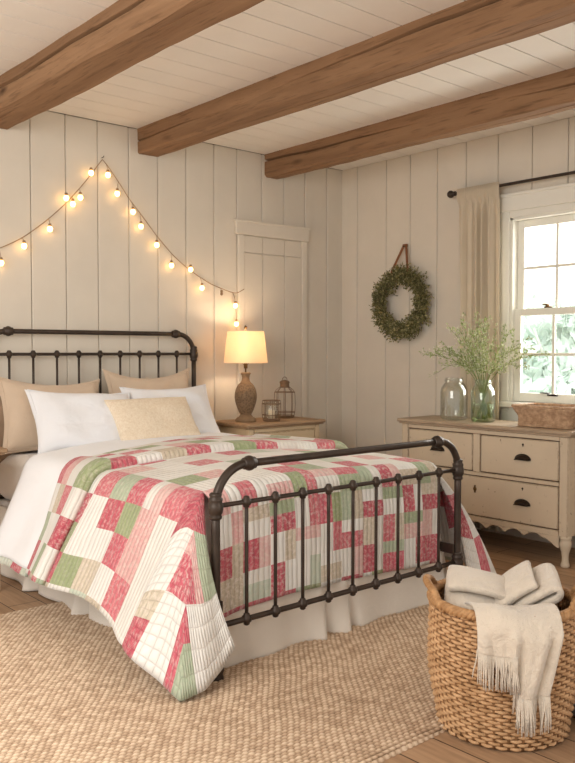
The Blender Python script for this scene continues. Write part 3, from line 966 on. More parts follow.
def lumbar_mat():
    t = NT('cream_matelasse')
    v = t.coord()
    n = t.noise(v, 75, 3, .5, .8)
    n2 = t.noise(v, 120, 2)
    t.base(t.ramp(n, [(.3, srgb(226, 207, 180)), (.7, srgb(242, 228, 206))]))
    t.set(Roughness=.9, Specular_IOR_Level=.1, Sheen_Weight=.2)
    t.bump(t.mix(.4, n, n2), .6, .008)
    return t.m
pillow('lumbar_pillow', .62, .36, .15, lumbar_mat(), (-2.215, -.72, .705), R(-36), R(2), 'small cream textured lumbar pillow lying in front of the white pillows', G, seed=8, pinch=.10)

# ------------------------------------------------------------------ nightstands
def nightstand(x0, x1, y0, y1, h, label, zb=.30):
    o = empty('nightstand', ((x0+x1)/2, (y0+y1)/2, 0)); tag(o, label, 'nightstand', 'bedside nightstands')
    cx, cy = (x0+x1)/2, (y0+y1)/2
    a0, a1, b0, b1 = x0-cx, x1-cx, y0-cy, y1-cy
    m = MB(); m.box(a0, a1, b0, b1, h-.024, h, .006); m.box(a0+.012, a1-.012, b0+.012, b1, h-.034, h-.024, .003); m.build('table_top', MAT['ns_top'], o)
    i = .035
    m = MB(); m.box(a0+i+.012, a1-i-.012, b0+i+.012, b1-.012, zb, h-.034)
    m.build('cabinet_body', MAT['nightpaint'], o)
    for xx in (a0+i, a1-i-.045):
        for yy in (b0+i, b1-.047-.005):
            k = MB(); k.box(xx, xx+.045, yy, yy+.045, .0, h-.034, .004); k.build('leg', MAT['nightpaint'], o)
    for za, zb in ((h-.065, h-.034), (zb, zb+.04)):
        f = MB(); f.box(a0+i+.045, a1-i-.045, b0+i-.002, b0+i+.012, za, zb, .002); f.build('cross_rail', MAT['nightpaint'], o)
    d = MB(); d.box(a0+i+.051, a1-i-.051, b0+i+.001, b0+i+.014, zb+.046, h-.071, .004)
    dd_ = d.build('drawer', MAT['nightpaint'], o)
    k = MB().lathe([(.006, 0), (.006, .012), (.014, .018), (.016, .024), (.010, .031)], (0, 0, 0), 16).build('knob', MAT['pull'], dd_, smooth=True)
    k.location = (0, b0+i+.001, (h+zb-.03)/2); k.rotation_euler = (PI/2, 0, 0)
    return o
NZ = .775
nightstand(-1.405, -.66, -.50, -.04, NZ, 'cream nightstand with brown wooden top beside the door, carrying the lamp')
nightstand(-3.82, -3.185, -.70, -.06, .768, 'cream painted nightstand left of the bed, only its edge in view', .56)

# ------------------------------------------------------------------ table lamp
lp = empty('table_lamp', (-1.245, -.27, NZ)); tag(lp, 'lit table lamp with pale drum shade and carved urn base on the nightstand', 'lamp')
MB().lathe([(.0, 0), (.076, 0), (.078, .012), (.072, .020), (.066, .028), (.054, .034), (.044, .046), (.040, .054)], (0, 0, 0), 40).build('lamp_base', MAT['lampclay'], lp, smooth=True)
bp = [(.036, .054), (.040, .060), (.050, .085), (.060, .115), (.068, .145), (.072, .175), (.071, .205), (.065, .235), (.054, .260), (.046, .272)]
MB().lathe([(a*1.12, b) for a, b in bp], (0, 0, 0), 48).build('lamp_body', MAT['lampbody'], lp, smooth=True)
MB().lathe([(.051, .272), (.038, .284), (.029, .298), (.027, .318), (.030, .334), (.036, .346), (.038, .352), (.030, .356), (.010, .357)], (0, 0, 0), 40).build('lamp_neck', MAT['lampclay'], lp, smooth=True)
k = MB().lathe([(.006, .35), (.006, .43)], (0, 0, 0), 12)
k.lathe([(.014, .385), (.014, .44), (.010, .45)], (0, 0, 0), 14)
for s in (-1, 1):
    k.tube([(s*.012, 0, .405), (s*.045, 0, .44), (s*.055, 0, .52), (s*.03, 0, .61), (0, 0, .645)], .0022, 6)
k.lathe([(.003, .64), (.003, .668), (.010, .672), (.012, .681), (.008, .690), (.003, .695)], (0, 0, 0), 12)
k.build('harp', MAT['brass'], lp, smooth=True)
MB().lathe([(.0, .448), (.014, .45), (.024, .475), (.029, .505), (.024, .53), (.0, .542)], (0, 0, 0), 20).build('bulb', M_emit('lamp_bulb', (1, .74, .46, 1), 3), lp, smooth=True)
sh = MB().lathe([(.158, .424), (.1575, .428), (.132, .648), (.1315, .652)], (0, 0, 0), 64)
sh.f = [f for f in sh.f if len(f) == 4]
sho = sh.build('lamp_shade', MAT['shade'], lp, smooth=True, fixn=False); mod_solid(sho, .002)
ml = bpy.data.lights.new('lamp_light', 'POINT'); ml.energy = 7; ml.color = (1, .74, .50); ml.shadow_soft_size = .035
lo = bpy.data.objects.new('lamp_light', ml); col.objects.link(lo); lo.location = (-1.245, -.27, NZ+.575)

# ------------------------------------------------------------------ wire lanterns
def lantern(x, y, r, h, cap, label, glass, rz=0):
    o = empty('wire_lantern', (x, y, NZ), rz); tag(o, label, 'lantern', 'wire lanterns on the nightstand')
    w = .0028
    def ring(rr, z, rad=w): return [(rr*math.cos(a), rr*math.sin(a), z) for a in np.linspace(0, 2*PI, 40)[:-1]]
    m = MB()
    m.lathe([(0, 0), (r*.86, 0), (r*.92, .006), (r*.92, .012), (r*.8, .014), (0, .014)], (0, 0, 0), 32)
    m.build('base', MAT['wire'], o, smooth=True)
    m = MB()
    for z, q in ((.018, .93), (.045, 1.0), (h*.84, 1.0)): m.tube(ring(r*q, z), w, 6, True)
    for k in range(8):
        a = 2*PI*k/8
        pr = [(.92, .012), (1.0, .05), (1.04, h*.45), (1.0, h*.80), (.86, h*.90), (.50, h)] if cap else [(.92, .012), (1.0, .05), (1.02, h*.5), (1.0, h*.84), (.93, h)]
        m.tube([(r*q*math.cos(a), r*q*math.sin(a), z) for q, z in pr], w*.8, 6)
    m.tube(ring(r*(.5 if cap else .93), h), w*1.2, 6, True)
    m.build('wire_cage', MAT['wire'], o, smooth=True)
    if cap:
        m = MB(); m.lathe([(r*.5, h), (r*.46, h+.006), (r*.44, h+.028), (r*.50, h+.034), (r*.50, h+.040), (r*.36, h+.050), (r*.12, h+.056)], (0, 0, 0), 28)
        m.build('cap', MAT['wire'], o, smooth=True)
        m = MB(); m.tube([(.024*math.cos(a), 0, h+.056+.022*math.sin(a)) for a in np.linspace(0, PI, 14)], .0028, 6); m.build('handle', MAT['wire'], o, smooth=True)
    if glass:
        m = MB().lathe([(r*.66, .016), (r*.72, .022), (r*.72, h*.86), (r*.60, h*.94), (r*.60, h*1.0)], (0, 0, 0), 32); m.f = [f for f in m.f if len(f) == 4]
        m.build('glass_jar', MAT['glass'], o, smooth=True)
    if not glass: return
    m = MB().lathe([(0, .014), (r*.38, .014), (r*.38, .075), (r*.33, .080), (0, .078)], (0, 0, 0), 24); m.tube([(0, 0, .078), (.001, 0, .092)], .0015, 6)
    m.build('candle', MAT['candle'], o, smooth=True)
lantern(-.812, -.20, .078, .235, True, 'taller rusty wire lantern with domed cap, behind the small one', False)
lantern(-1.070, -.35, .068, .150, False, 'short open-topped wire lantern holding a glass jar, nearer the lamp', True, .2)

# ------------------------------------------------------------------ dresser
DXf, DXb, DY0, DY1, DT = -.529, -.145, -2.412, -1.130, .815
ds = empty('dresser', (-.33, (DY0+DY1)/2, 0)); tag(ds, 'distressed cream dresser with scalloped apron and cup pulls below the window', 'dresser')
DC = np.array([-.33, (DY0+DY1)/2, 0])
def D(x0, x1, y0, y1, z0, z1, b=.003, m=None):
    m = m or MB(); m.box(x0-DC[0], x1-DC[0], y0-DC[1], y1-DC[1], z0, z1, b); return m
m = D(DXf-.022, DXb+.01, DY0-.032, DY1+.032, DT-.024, DT, .007); D(DXf-.012, DXb, DY0-.018, DY1+.018, DT-.036, DT-.024, .004, m)
m.build('dresser_top', MAT['dr_top'], ds)
m = D(DXf+.014, DXb, DY0+.02, DY1-.02, .205, DT-.036, 0)
m.build('inner_case', MAT['darkgap'], ds)
m = MB()
for ya, yb in ((DY0, DY0+.058), (DY1-.058, DY1)): D(DXf, DXb, ya, yb, .185, DT-.036, .004, m)   # sides with front stiles
D(DXf, DXf+.02, DY0+.058, DY1-.058, .752, DT-.036, .002, m)
D(DXf, DXf+.02, DY0+.058, DY1-.058, .481, .505, .002, m)
D(DXf, DXf+.02, DY0+.058, DY1-.058, .180, .217, .002, m)
D(DXf, DXf+.02, -1.790, -1.736, .505, .752, .002, m)
D(DXb-.015, DXb, DY0+.058, DY1-.058, .185, DT-.036, .002, m)
m.build('case_frame', MAT['cream'], ds)
# scalloped apron
yy = np.linspace(DY0+.055, DY1-.055, 120); L_ = yy[-1]-yy[0]
def apr(t):
    e = min(t, 1-t)*L_
    if e < .10: return .115+.045*smooth01(e/.10)
    return .150 + .032*abs(math.sin((t*L_-.10)/(L_-.2)*PI*7))
out = [(yy[0]-DC[1], .19), (yy[-1]-DC[1], .19)] + [(y_-DC[1], float(apr((y_-yy[0])/L_))) for y_ in yy[::-1]]
m = MB()
# strip of quads so the concave outline stays clean
for a, b in zip(yy[:-1], yy[1:]):
    za, zb = float(apr((a-yy[0])/L_)), float(apr((b-yy[0])/L_))
    x0, x1 = DXf+.001-DC[0], DXf+.019-DC[0]; ya, yb = a-DC[1], b-DC[1]
    m.add([(x0, ya, za), (x0, yb, zb), (x0, yb, .19), (x0, ya, .19), (x1, ya, za), (x1, yb, zb), (x1, yb, .19), (x1, ya, .19)],
          [(0, 1, 2, 3), (4, 7, 6, 5), (0, 4, 5, 1)])
m.build('apron', MAT['cream'], ds, fixn=False)
for (ya, sy) in ((DY0, 1), (DY1, -1)):
    for xa in (DXf, DXb-.06):
        cxx, cyy = xa+.03-DC[0], ya+sy*.029-DC[1]
        m = MB(); m.lathe([(.020, 0), (.026, .006), (.025, .02), (.020, .035), (.019, .06), (.023, .09), (.031, .115), (.036, .135), (.034, .155), (.028, .163), (.034, .17), (.036, .19)], (cxx, cyy, 0), 24)
        m.build('leg', MAT['creamleg'], ds, smooth=True)
def cup_pull(par, y, z):
    a, b, d = .050, .030, .026
    n1, n2 = 20, 10
    P = np.zeros((n1, n2, 3))
    for i, t in enumerate(np.linspace(0, PI, n1)):
        for j, w in enumerate(np.linspace(0, PI/2, n2)):
            P[i, j] = (-d*math.sin(w), a*math.cos(t)*math.cos(w)**.7 if w < PI/2 else 0, b*math.sin(t)*math.cos(w)+.0)
    m = MB(); 
    for i, t in enumerate(np.linspace(0, PI, n1)):
        for j, w in enumerate(np.linspace(0, PI/2, n2)):
            P[i, j] = (-d*math.sin(w)*(1-.15*math.sin(t)), a*math.cos(t)*(1-.12*math.sin(w)), b*math.sin(t)*math.cos(w)**.8*1.0)
    m.grid(P)
    m.tube([(-.001, a*1.06*math.cos(t), b*1.1*math.sin(t)) for t in np.linspace(0, PI, 20)], .0035, 6)
    m.tube([(-d*math.sin(w)*1.0-.0005, y_*a*.9, 0) for w in (0, 1.2) for y_ in (1,)], .002, 5)
    o = m.build('handle', MAT['pull'], par, smooth=True, fixn=False); mod_solid(o, .003)
    o.location = (DXf-.002-DC[0], y-DC[1], z)
def keyhole(par, y, z, mat, plate=False):
    m = MB(); c = (0, 0, 0)
    m.lathe([(0, .0), (.006, 0), (.006, .003), (0, .003)], (0, 0, 0), 14)
    m.box(-.012, 0, -.0022, .0022, .0, .003)
    if plate: 
        m.lathe([(0, 0), (.013, 0), (.013, .0015), (0, .0018)], (0, 0, 0), 18); m.box(-.024, .024, -.006, .006, 0, .0016)
    o = m.build('keyhole', mat, par); o.rotation_euler = (0, -PI/2, 0); o.location = (DXf-.001-DC[0], y-DC[1], z)
for (y0, y1, z0, z1, pulls, keys) in ((-1.730, DY1-.064, .511, .746, [-1.45], [-1.45]), (DY0+.064, -1.796, .511, .746, [-2.108], [-2.108]), (DY0+.064, DY1-.064, .223, .475, [-1.43, -2.108], [-2.108, -1.43])):
    d = D(DXf+.001, DXf+.02, y0, y1, z0, z1, .004).build('drawer', MAT['cream'], ds)
    zc = (z0+z1)/2
    for p in pulls: cup_pull(d, p, zc-.012)
    for p in keys: keyhole(d, p, z1-.035, MAT['pull'])
    if y1-y0 > .8: keyhole(d, -1.755, zc+.045, MAT['brass'], True)

# ------------------------------------------------------------------ jars, branches, tray on the dresser
def jar(x, y, r, h, mat, label, lipped=True, name='glass_jar'):
    o = empty(name, (x, y, DT)); 
    pr = [(0, .002), (r*.86, .0), (r*.97, .010), (r, .03), (r, h*.66), (r*.96, h*.74), (r*.80, h*.84), (r*.66, h*.885), (r*.64, h*.90), (r*.70, h*.92), (r*.70, h*.945), (r*.64, h*.955), (r*.64, h*.985), (r*.67, h)]
    ins = [(p[0]-.004 if p[0] > .01 else 0, p[1]+(.004 if i < 3 else 0)) for i, p in enumerate(pr)][::-1]
    MB().lathe(pr+ins, (0, 0, 0), 44).build('jar_body', mat, o, smooth=True)
    return o
j = jar(-.36, -1.452, .093, .286, MAT['glass'], '')
tag(j, 'empty clear glass jar with a ridged neck, standing beside the vase', 'jar')
vs_ = jar(-.36, -1.69, .079, .278, MAT['greenglass'], '', name='glass_vase')
tag(vs_, 'tinted glass jar vase with water holding green branches on the dresser', 'vase')
MB().lathe([(0, .006), (.068, .006), (.073, .014), (.074, .12), (0, .12)], (0, 0, 0), 36).build('water', MAT['water'], vs_, smooth=True)

stemm = M_simple('green_stem', srgb(124, 136, 78), .7, 0, .2, 20)
leafg = [M_simple('spray_leaf', srgb(186, 194, 142), .75, 0, .2, 40), M_simple('spray_leaf', srgb(156, 170, 108), .75, 0, .3, 40)]
blos = M_simple('spray_blossom', srgb(236, 234, 214), .8, 0, .06, 40)
def leaf_quad(mb, p, d, n_, ln, wd):
    d = d/np.linalg.norm(d); s = np.cross(d, n_); s /= np.linalg.norm(s)+1e-9
    mb.add([p, p+d*ln*.5+s*wd, p+d*ln, p+d*ln*.5-s*wd], [(0, 1, 2, 3)])
r = np.random.default_rng(5)
NB = 17
for k in range(NB):
    # spread mostly along the wall, fanning to both sides
    f = (k/(NB-1)-.5)*2
    o = empty('flowering_branch', (-.36, -1.69, DT+.012))
    tag(o, 'slender green branch with tiny pale blossoms standing in the glass vase', 'branch', 'flowering branches in the glass vase')
    end = np.array([r.uniform(-.13, .10), -f*.40+r.normal()*.03, .60-.26*abs(f)**1.7+r.uniform(-.05, .05)])
    start = np.array([-.5*end[0]*.5, np.clip(-end[1]*.16, -.05, .05), 0.0])
    mid = np.array([end[0]*.15, end[1]*.14, .26]); 
    ts = np.linspace(0, 1, 22)[:, None]
    c1 = mid+(mid-start)*.5
    def curve(t):
        a = np.where(t < .42, t/.42, 0); b = np.where(t >= .42, (t-.42)/.58, 0)
        A = start+(mid-start)*a; Bz = (1-b)**2*mid+2*b*(1-b)*(mid+np.array([end[0]*.3, end[1]*.25, .16]))+b**2*end
        return np.where(t < .42, A, Bz)
    Pt = curve(ts)
    m = MB().tube(Pt, np.linspace(.0028, .0011, 22), 6)
    lf = MB(); bl = MB()
    def deco(p, d, dens):
        for q in range(dens):
            dd2 = d/np.linalg.norm(d)+r.normal(size=3)*.75
            leaf_quad(lf, p+r.normal(size=3)*.006, dd2, r.normal(size=3), r.uniform(.014, .032), r.uniform(.003, .006))
        for q in range(r.integers(1, 4)):
            c = p+r.normal(size=3)*.013; s = r.uniform(.003, .0055)
            bl.add([c+np.array((s, 0, 0)), c+np.array((0, s, 0)), c+np.array((-s, 0, 0)), c+np.array((0, -s, 0)), c+np.array((0, 0, s)), c+np.array((0, 0, -s))],
                   [(0, 1, 4), (1, 2, 4), (2, 3, 4), (3, 0, 4), (1, 0, 5), (2, 1, 5), (3, 2, 5), (0, 3, 5)])
    for i in range(11, 22):
        d = Pt[i]-Pt[i-1]
        deco(Pt[i], d, 4)
        if r.random() < .8:
            sd = d/np.linalg.norm(d)+r.normal(size=3)*.45; sd /= np.linalg.norm(sd)
            ln = r.uniform(.04, .12)
            e = Pt[i]+sd*ln+np.array((0, 0, .01))
            if e[0] > .21: e[0] = .21
            pts = [Pt[i], Pt[i]+sd*ln*.5, e]
            m.tube(pts, [.0014, .0011, .0008], 5)
            for w in (.5, .75, 1.0): deco(Pt[i]+(e-Pt[i])*w, sd, 3)
    m.build('stem', stemm, o, smooth=True)
    lf.build('leaf_sprays', leafg[k % 2], o, fixn=False)
    bl.build('blossoms', blos, o, fixn=False)

# woven tray basket
def woven_mat(name, c1, c2, scale=40):
    t = NT(name); v = t.coord(); n = t.noise(v, scale, 4)
    t.base(t.ramp(n, [(.3, c1), (.7, c2)])); t.set(Roughness=.6, Specular_IOR_Level=.25)
    t.bump(t.noise(v, 160, 3), .3, .003)
    return t.m
MAT['tray'] = woven_mat('seagrass_weave', srgb(158, 124, 94), srgb(208, 176, 144))
MAT['wicker'] = woven_mat('wicker_weave', srgb(168, 128, 88), srgb(212, 172, 130), 22)
MAT['wicker_dark'] = woven_mat('wicker_stake', srgb(112, 80, 52), srgb(150, 112, 76), 22)
MAT['wicker_rim'] = woven_mat('wicker_rim', srgb(148, 108, 70), srgb(192, 150, 106), 30)
tb = empty('tray_basket', (-.345, -2.19, DT), 0); tag(tb, 'low rectangular woven basket with flared rim on the dresser', 'basket')
def rrect(a, b, rad, n=10):
    pts = []
    for cx, cy, s in ((a-rad, b-rad, 0), (-a+rad, b-rad, 1), (-a+rad, -b+rad, 2), (a-rad, -b+rad, 3)):
        for t in np.linspace(0, PI/2, n): pts.append((cx+rad*math.cos(t+s*PI/2), cy+rad*math.sin(t+s*PI/2)))
    # resample evenly
    P = np.array(pts+[pts[0]]); s = np.concatenate([[0], np.cumsum(np.linalg.norm(np.diff(P, axis=0), axis=1))])
    q = np.linspace(0, s[-1], 161)[:-1]
    return np.stack([np.interp(q, s, P[:, 0]), np.interp(q, s, P[:, 1])], 1)
m = MB()
for k in range(16):
    z = .006+k*.0072; fl = .026*smooth01(max(0, (z-.055)/.07))
    pr = rrect(.105+fl, .175+fl, .02)
    ph = np.arange(160)*PI*2*40/160+(k % 2)*PI
    cen = pr*0; nrm = pr/np.linalg.norm(pr, axis=1)[:, None]
    pp = pr+nrm*(.0022*np.sin(ph))[:, None]
    m.tube(np.column_stack([pp, np.full(160, z)]), .0046, 6, True)
m.box(-.105, .105, -.175, .175, .002, .012, .002)
m.build('woven_body', MAT['tray'], tb, smooth=True)
m = MB(); pr = rrect(.133, .203, .022)
P2 = np.array([[p*f for p in pr] for f in (.93, 1.02)])
m.tube(np.column_stack([pr, np.full(160, .128)]), .009, 10, True)
m.build('rim', MAT['tray'], tb, smooth=True)

# ------------------------------------------------------------------ wreath
wre = empty('wreath', (-.055, -.712, 1.655)); tag(wre, 'round dark green leafy wreath hanging from a leather strap on the wall', 'wreath')
r = np.random.default_rng(11)
RC, RT = .214, .08
m = MB().tube([(.0, RC*math.cos(a), RC*math.sin(a)) for a in np.linspace(0, 2*PI, 60)[:-1]], .018, 8, True)
m.build('twig_ring', M_simple('twig_brown', srgb(86, 70, 46), .9, 0, .3, 30), wre, smooth=True)
wl = [M_simple('wreath_leaf', srgb(116, 113, 72), .75, 0, .35, 60), M_simple('wreath_leaf', srgb(168, 158, 114), .75, 0, .3, 60)]
fm = [MB(), MB()]; tw = MB()
for k in range(1500):
    a = r.uniform(0, 2*PI); b = r.uniform(0, 2*PI)
    c = np.array([0, math.cos(a), math.sin(a)]); ax = np.array([1.0, 0, 0]); tang = np.array([0, -math.sin(a), math.cos(a)])
    d = c*math.cos(b)+ax*(-abs(math.sin(b)))
    d = d*.8+tang*r.uniform(.2, .9)+r.normal(size=3)*.15; d /= np.linalg.norm(d)
    p0 = c*(RC+r.normal()*.016); ln = r.uniform(.035, .092)
    p1 = p0+d*ln
    if p1[0] > .05: p1[0] = .05
    if r.random() < .5: tw.tube([p0, (p0+p1)/2, p1], [.0012, .001, .0007], 4, caps=False)
    for q in np.linspace(.25, 1, 8):
        pp = p0+(p1-p0)*q
        leaf_quad(fm[0 if r.random() < .66 else 1], pp, d+r.normal(size=3)*.7, r.normal(size=3), r.uniform(.014, .028), r.uniform(.004, .0075))
fm[0].build('foliage', wl[0], wre, fixn=False); fm[1].build('leaf_tips', wl[1], wre, fixn=False)
tw.build('twigs', M_simple('twig_thin', srgb(98, 84, 52), .9), wre, fixn=False)
m = MB()
for s in (-1, 1):
    a = np.array([.035, s*.012, .447]); b = np.array([-.03, s*.085, .235])
    nseg = 8
    for k in range(nseg):
        p = a+(b-a)*k/nseg; q = a+(b-a)*(k+1)/nseg
        wv = np.array([0, .010, .003*s])
        m.add([p-wv, p+wv, q+wv, q-wv, p-wv+[-.004, 0, 0], p+wv+[-.004, 0, 0], q+wv+[-.004, 0, 0], q-wv+[-.004, 0, 0]],
              [(0, 1, 2, 3), (7, 6, 5, 4), (0, 4, 5, 1), (1, 5, 6, 2), (2, 6, 7, 3), (3, 7, 4, 0)])
m.box(.028, .042, -.024, .024, .435, .460, .004)
m.build('hanging_strap', MAT['leather'], wre)
k = MB().lathe([(.0, 0), (.006, .0), (.006, .012), (0, .014)], (0, 0, 0), 12).build('nail', MAT['pull'], wre); k.location = (.03, 0, .44); k.rotation_euler = (0, -PI/2, 0)

# ------------------------------------------------------------------ string lights (points on the back wall plane)
wire_pts = [(-3.22, 1.84), (-3.08, 1.865), (-2.942, 1.907), (-2.799, 1.983), (-2.651, 2.096), (-2.511, 2.225), (-2.383, 2.369), (-2.242, 2.553),
            (-2.133, 2.425), (-2.041, 2.307), (-1.941, 2.205), (-1.821, 2.074), (-1.694, 1.958), (-1.589, 1.886), (-1.494, 1.834), (-1.357, 1.77), (-1.14, 1.714), (-1.059, 1.755)]
st = empty('string_light', (-2.24, -.02, 2.56)); tag(st, 'string of small glowing globe bulbs swagged in a peak over the headboard', 'string light')
SC = np.array([-2.24, -.02, 2.56])
W = np.array([(a, -.018, c) for a, c in wire_pts])
# gentle resample
tt = np.arange(len(W)); q = np.linspace(0, len(W)-1, 140)
Wr = np.stack([np.interp(q, tt, W[:, k]) for k in range(3)], 1)
ker = np.array([1, 2, 3, 2, 1])/9
pk = np.argmax(Wr[:, 2])
for s_, e_ in ((0, pk+1), (pk, len(Wr))):
    seg = Wr[s_:e_].copy(); 
    for _ in range(2):
        pad = np.concatenate([[seg[0]]*2, seg, [seg[-1]]*2]); sm = np.stack([np.convolve(pad[:, k], ker, 'valid') for k in range(3)], 1); sm[0] = seg[0]; sm[-1] = seg[-1]; seg = sm
    Wr[s_:e_] = seg
Wr[:, 2] += 0
MB().tube(Wr-SC, .0028, 6).build('cord', MAT['cordm'], st, smooth=True)
m = MB().tube([(0, .02, .004), (0, -.006, .004), (0, -.008, .012)], .0025, 6); m.build('hook', MAT['pull'], st)

bulbs = [(-2.947, 1.817), (-2.801, 1.931), (-2.631, 2.052), (-2.518, 2.258), (-2.473, 2.226), (-2.42, 2.274), (-2.342, 2.442), (-2.22, 2.446), (-2.152, 2.332), (-2.033, 2.225),
         (-1.972, 2.133), (-1.847, 2.018), (-1.728, 1.885), (-1.566, 1.867), (-1.468, 1.741), (-1.164, 1.624), (-1.155, 1.488), (-1.292, 1.706)]
for k, (bx, bz) in enumerate(bulbs):
    lit = k != len(bulbs)-1
    yb = -.045
    i = int(np.argmin((Wr[:, 0]-bx)**2+((Wr[:, 2]-bz-.05)*.6)**2))
    if k == 16: i = int(np.argmin((Wr[:, 0]-(-1.14))**2))
    a = Wr[i]
    rr = .017 if lit else .011
    m = MB(); top = np.array([bx, yb, bz+rr+.016])
    m.ball((0, 0, 0), rr, 16, 10, 1.12)
    b = m.build('bulb', MAT['bulb'] if lit else MAT['bulb_off'], st, smooth=True)
    b.location = Vector((bx, yb, bz))-Vector(SC)
    s_ = MB().lathe([(.0, rr*.85), (.009, rr*.85), (.010, rr+.014), (.006, rr+.018), (0, rr+.019)], (0, 0, 0), 12)
    e = a-np.array([bx, yb, bz]); s0 = np.array([0, 0, rr+.016])
    s_.tube([s0, s0*.6+e*.4+np.array([0, 0, .006]), e], .0017, 5)
    s_.build('socket', MAT['cordm'], b, smooth=True)

# ------------------------------------------------------------------ rug
def rug():
    x0, x1, y0, y1 = -5.35, -1.62, -3.245, -1.075
    step = .0058
    xs = np.arange(x0, x1+step, step); ys = np.arange(y0, y1+step*.5, step*.75)
    X, Y = np.meshgrid(xs, ys, indexing='ij')
    row = .0165; rope = .0275
    Yw = Y+.004*np.sin(X*2.1)+.002*np.sin(X*9)
    k = np.floor(Yw/row); fy = Yw/row-k
    Xs = X+rope*.5*(k % 2)+.004*np.sin(k*12.9)
    fx = Xs/rope-np.floor(Xs/rope)
    hy = np.abs(np.sin(fy*PI))**.6
    hx = np.abs(np.sin((fx+ (fy-.5)*.35)*PI))**.55
    h = hy*(.25+.75*hx)
    rj = np.sin(np.floor(Xs/rope)*127.1+k*311.7)*43758.5; rj = rj-np.floor(rj)
    Z = .005+.012*h*(.85+.3*rj)
    ed = np.minimum(np.minimum(X-x0, x1-X), np.minimum(Y-y0, y1-Y))
    Z = np.where(ed < .012, Z*np.clip(ed/.012, 0, 1)**.5, Z)+.0008
    Y = Y+np.where((Y-y0 < .03), -.006*hx, 0)+.010*np.sin(X*1.7)*(Y < y0+.3)*0
    nx, ny = X.shape
    V = np.stack([X, Y, Z], -1).reshape(-1, 3)
    I, J = np.meshgrid(np.arange(nx-1), np.arange(ny-1), indexing='ij')
    F = np.stack([I*ny+J, (I+1)*ny+J, (I+1)*ny+J+1, I*ny+J+1], -1).reshape(-1, 4)
    me = bpy.data.meshes.new('jute_rug')
    me.vertices.add(len(V)); me.vertices.foreach_set('co', V.astype(np.float32).ravel())
    me.loops.add(F.size); me.loops.foreach_set('vertex_index', F.astype(np.int32).ravel())
    me.polygons.add(len(F)); me.polygons.foreach_set('loop_start', np.arange(0, F.size, 4, dtype=np.int32)); 
    me.polygons.foreach_set('use_smooth', np.ones(len(F), bool))
    me.update(); me.validate()
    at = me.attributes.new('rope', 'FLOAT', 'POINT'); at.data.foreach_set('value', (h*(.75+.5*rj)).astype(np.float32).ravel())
    o = bpy.data.objects.new('jute_rug', me); col.objects.link(o)
    t = NT('braided_jute')
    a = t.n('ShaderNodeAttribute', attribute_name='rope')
    c = t.ramp(a.outputs['Fac'], [(.14, srgb(108, 88, 68)), (.5, srgb(182, 154, 127)), (.95, srgb(222, 199, 172))])  # shade between the ropes painted in: colour darkens where the weave dips
    n = t.noise(t.coord(), 3.0, 4)
    c = t.mix(.35, c, t.ramp(n, [(.3, (.70, .66, .62, 1)), (.7, (1, 1, 1, 1))]), 'MULTIPLY')
    t.base(c); t.set(Roughness=.95, Specular_IOR_Level=.08)
    t.bump(t.noise(t.coord((1, 1, 1)), 350, 2), .4, .003)
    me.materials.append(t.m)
    tag(o, 'braided tan jute rug under the bed', 'rug')
rug()

# ------------------------------------------------------------------ wicker basket with throws
BKX, BKY, BKR = -2.536, -3.335, -41.1
bsk = empty('wicker_basket', (BKX, BKY, 0), R(BKR)); tag(bsk, 'large round brown wicker basket with two handles, holding throws, on the floor', 'basket')
def brad(z): return .214+.030*smooth01(z/.24)+.004*math.sin(z*9)
NS = 60; SEG = 30*14
ang = np.arange(SEG)*2*PI/SEG
m = MB()
nrow = 34
for k in range(nrow):
    z = .012+k*.0124
    ph = ang*30+(k % 2)*PI
    rr = brad(z)+.0044*np.sin(ph)
    m.tube(np.column_stack([rr*np.cos(ang), rr*np.sin(ang), np.full(SEG, z)+.0007*np.cos(ph)+.0012*np.sin(ang*5+k)]), .0056, 7, True)
m.lathe([(0, .004), (.206, .004), (.206, .012), (0, .012)], (0, 0, 0), 40)
m.build('woven_body', MAT['wicker'], bsk, smooth=True)
m = MB()
for k in range(NS):
    a = 2*PI*(k+.5)/NS
    m.tube([((brad(z)-.004)*math.cos(a), (brad(z)-.004)*math.sin(a), z) for z in np.linspace(.006, .43, 9)], .0075, 6)
m.build('stakes', MAT['wicker_dark'], bsk, smooth=True)
def twisted(mb, path, R0, rs, turns, n=3, closed=False):
    P = np.array(path, float); T = np.roll(P, -1, 0)-np.roll(P, 1, 0) if closed else np.gradient(P, axis=0)
    T /= np.linalg.norm(T, axis=1)[:, None]
    up = np.array([0, 0, 1.0]); S = np.cross(T, up); nn = np.linalg.norm(S, axis=1); S[nn < .05] = np.array([0, 1.0, 0]); S /= np.linalg.norm(S, axis=1)[:, None]; Bn = np.cross(S, T)
    ph = np.linspace(0, 2*PI*turns, len(P)+(1 if closed else 0))[:len(P)]
    for k in range(n):
        a = ph+2*PI*k/n
        mb.tube(P+R0*(np.cos(a)[:, None]*S+np.sin(a)[:, None]*Bn), rs, 7, closed)
m = MB(); a = np.linspace(0, 2*PI, 361)[:-1]
rt = brad(.43)
twisted(m, np.column_stack([rt*np.cos(a), rt*np.sin(a), np.full(360, .436)]), .0085, .0095, 30, 3, True)
m.build('rim', MAT['wicker_rim'], bsk, smooth=True)
for s, off in ((1, -.35), (-1, .12)):
    m = MB(); t = np.linspace(-1, 1, 60)
    th = off+t*.40
    zz = .438+.052*np.sqrt(np.clip(1-t**2, 0, 1))
    ro = rt+.004+.014*(1-t**2)
    twisted(m, np.column_stack([s*ro*np.cos(th), s*ro*np.sin(th) if s > 0 else ro*np.sin(th), zz]), .006, .0078, 7)
    m.build('handle', MAT['wicker_rim'], bsk, smooth=True)

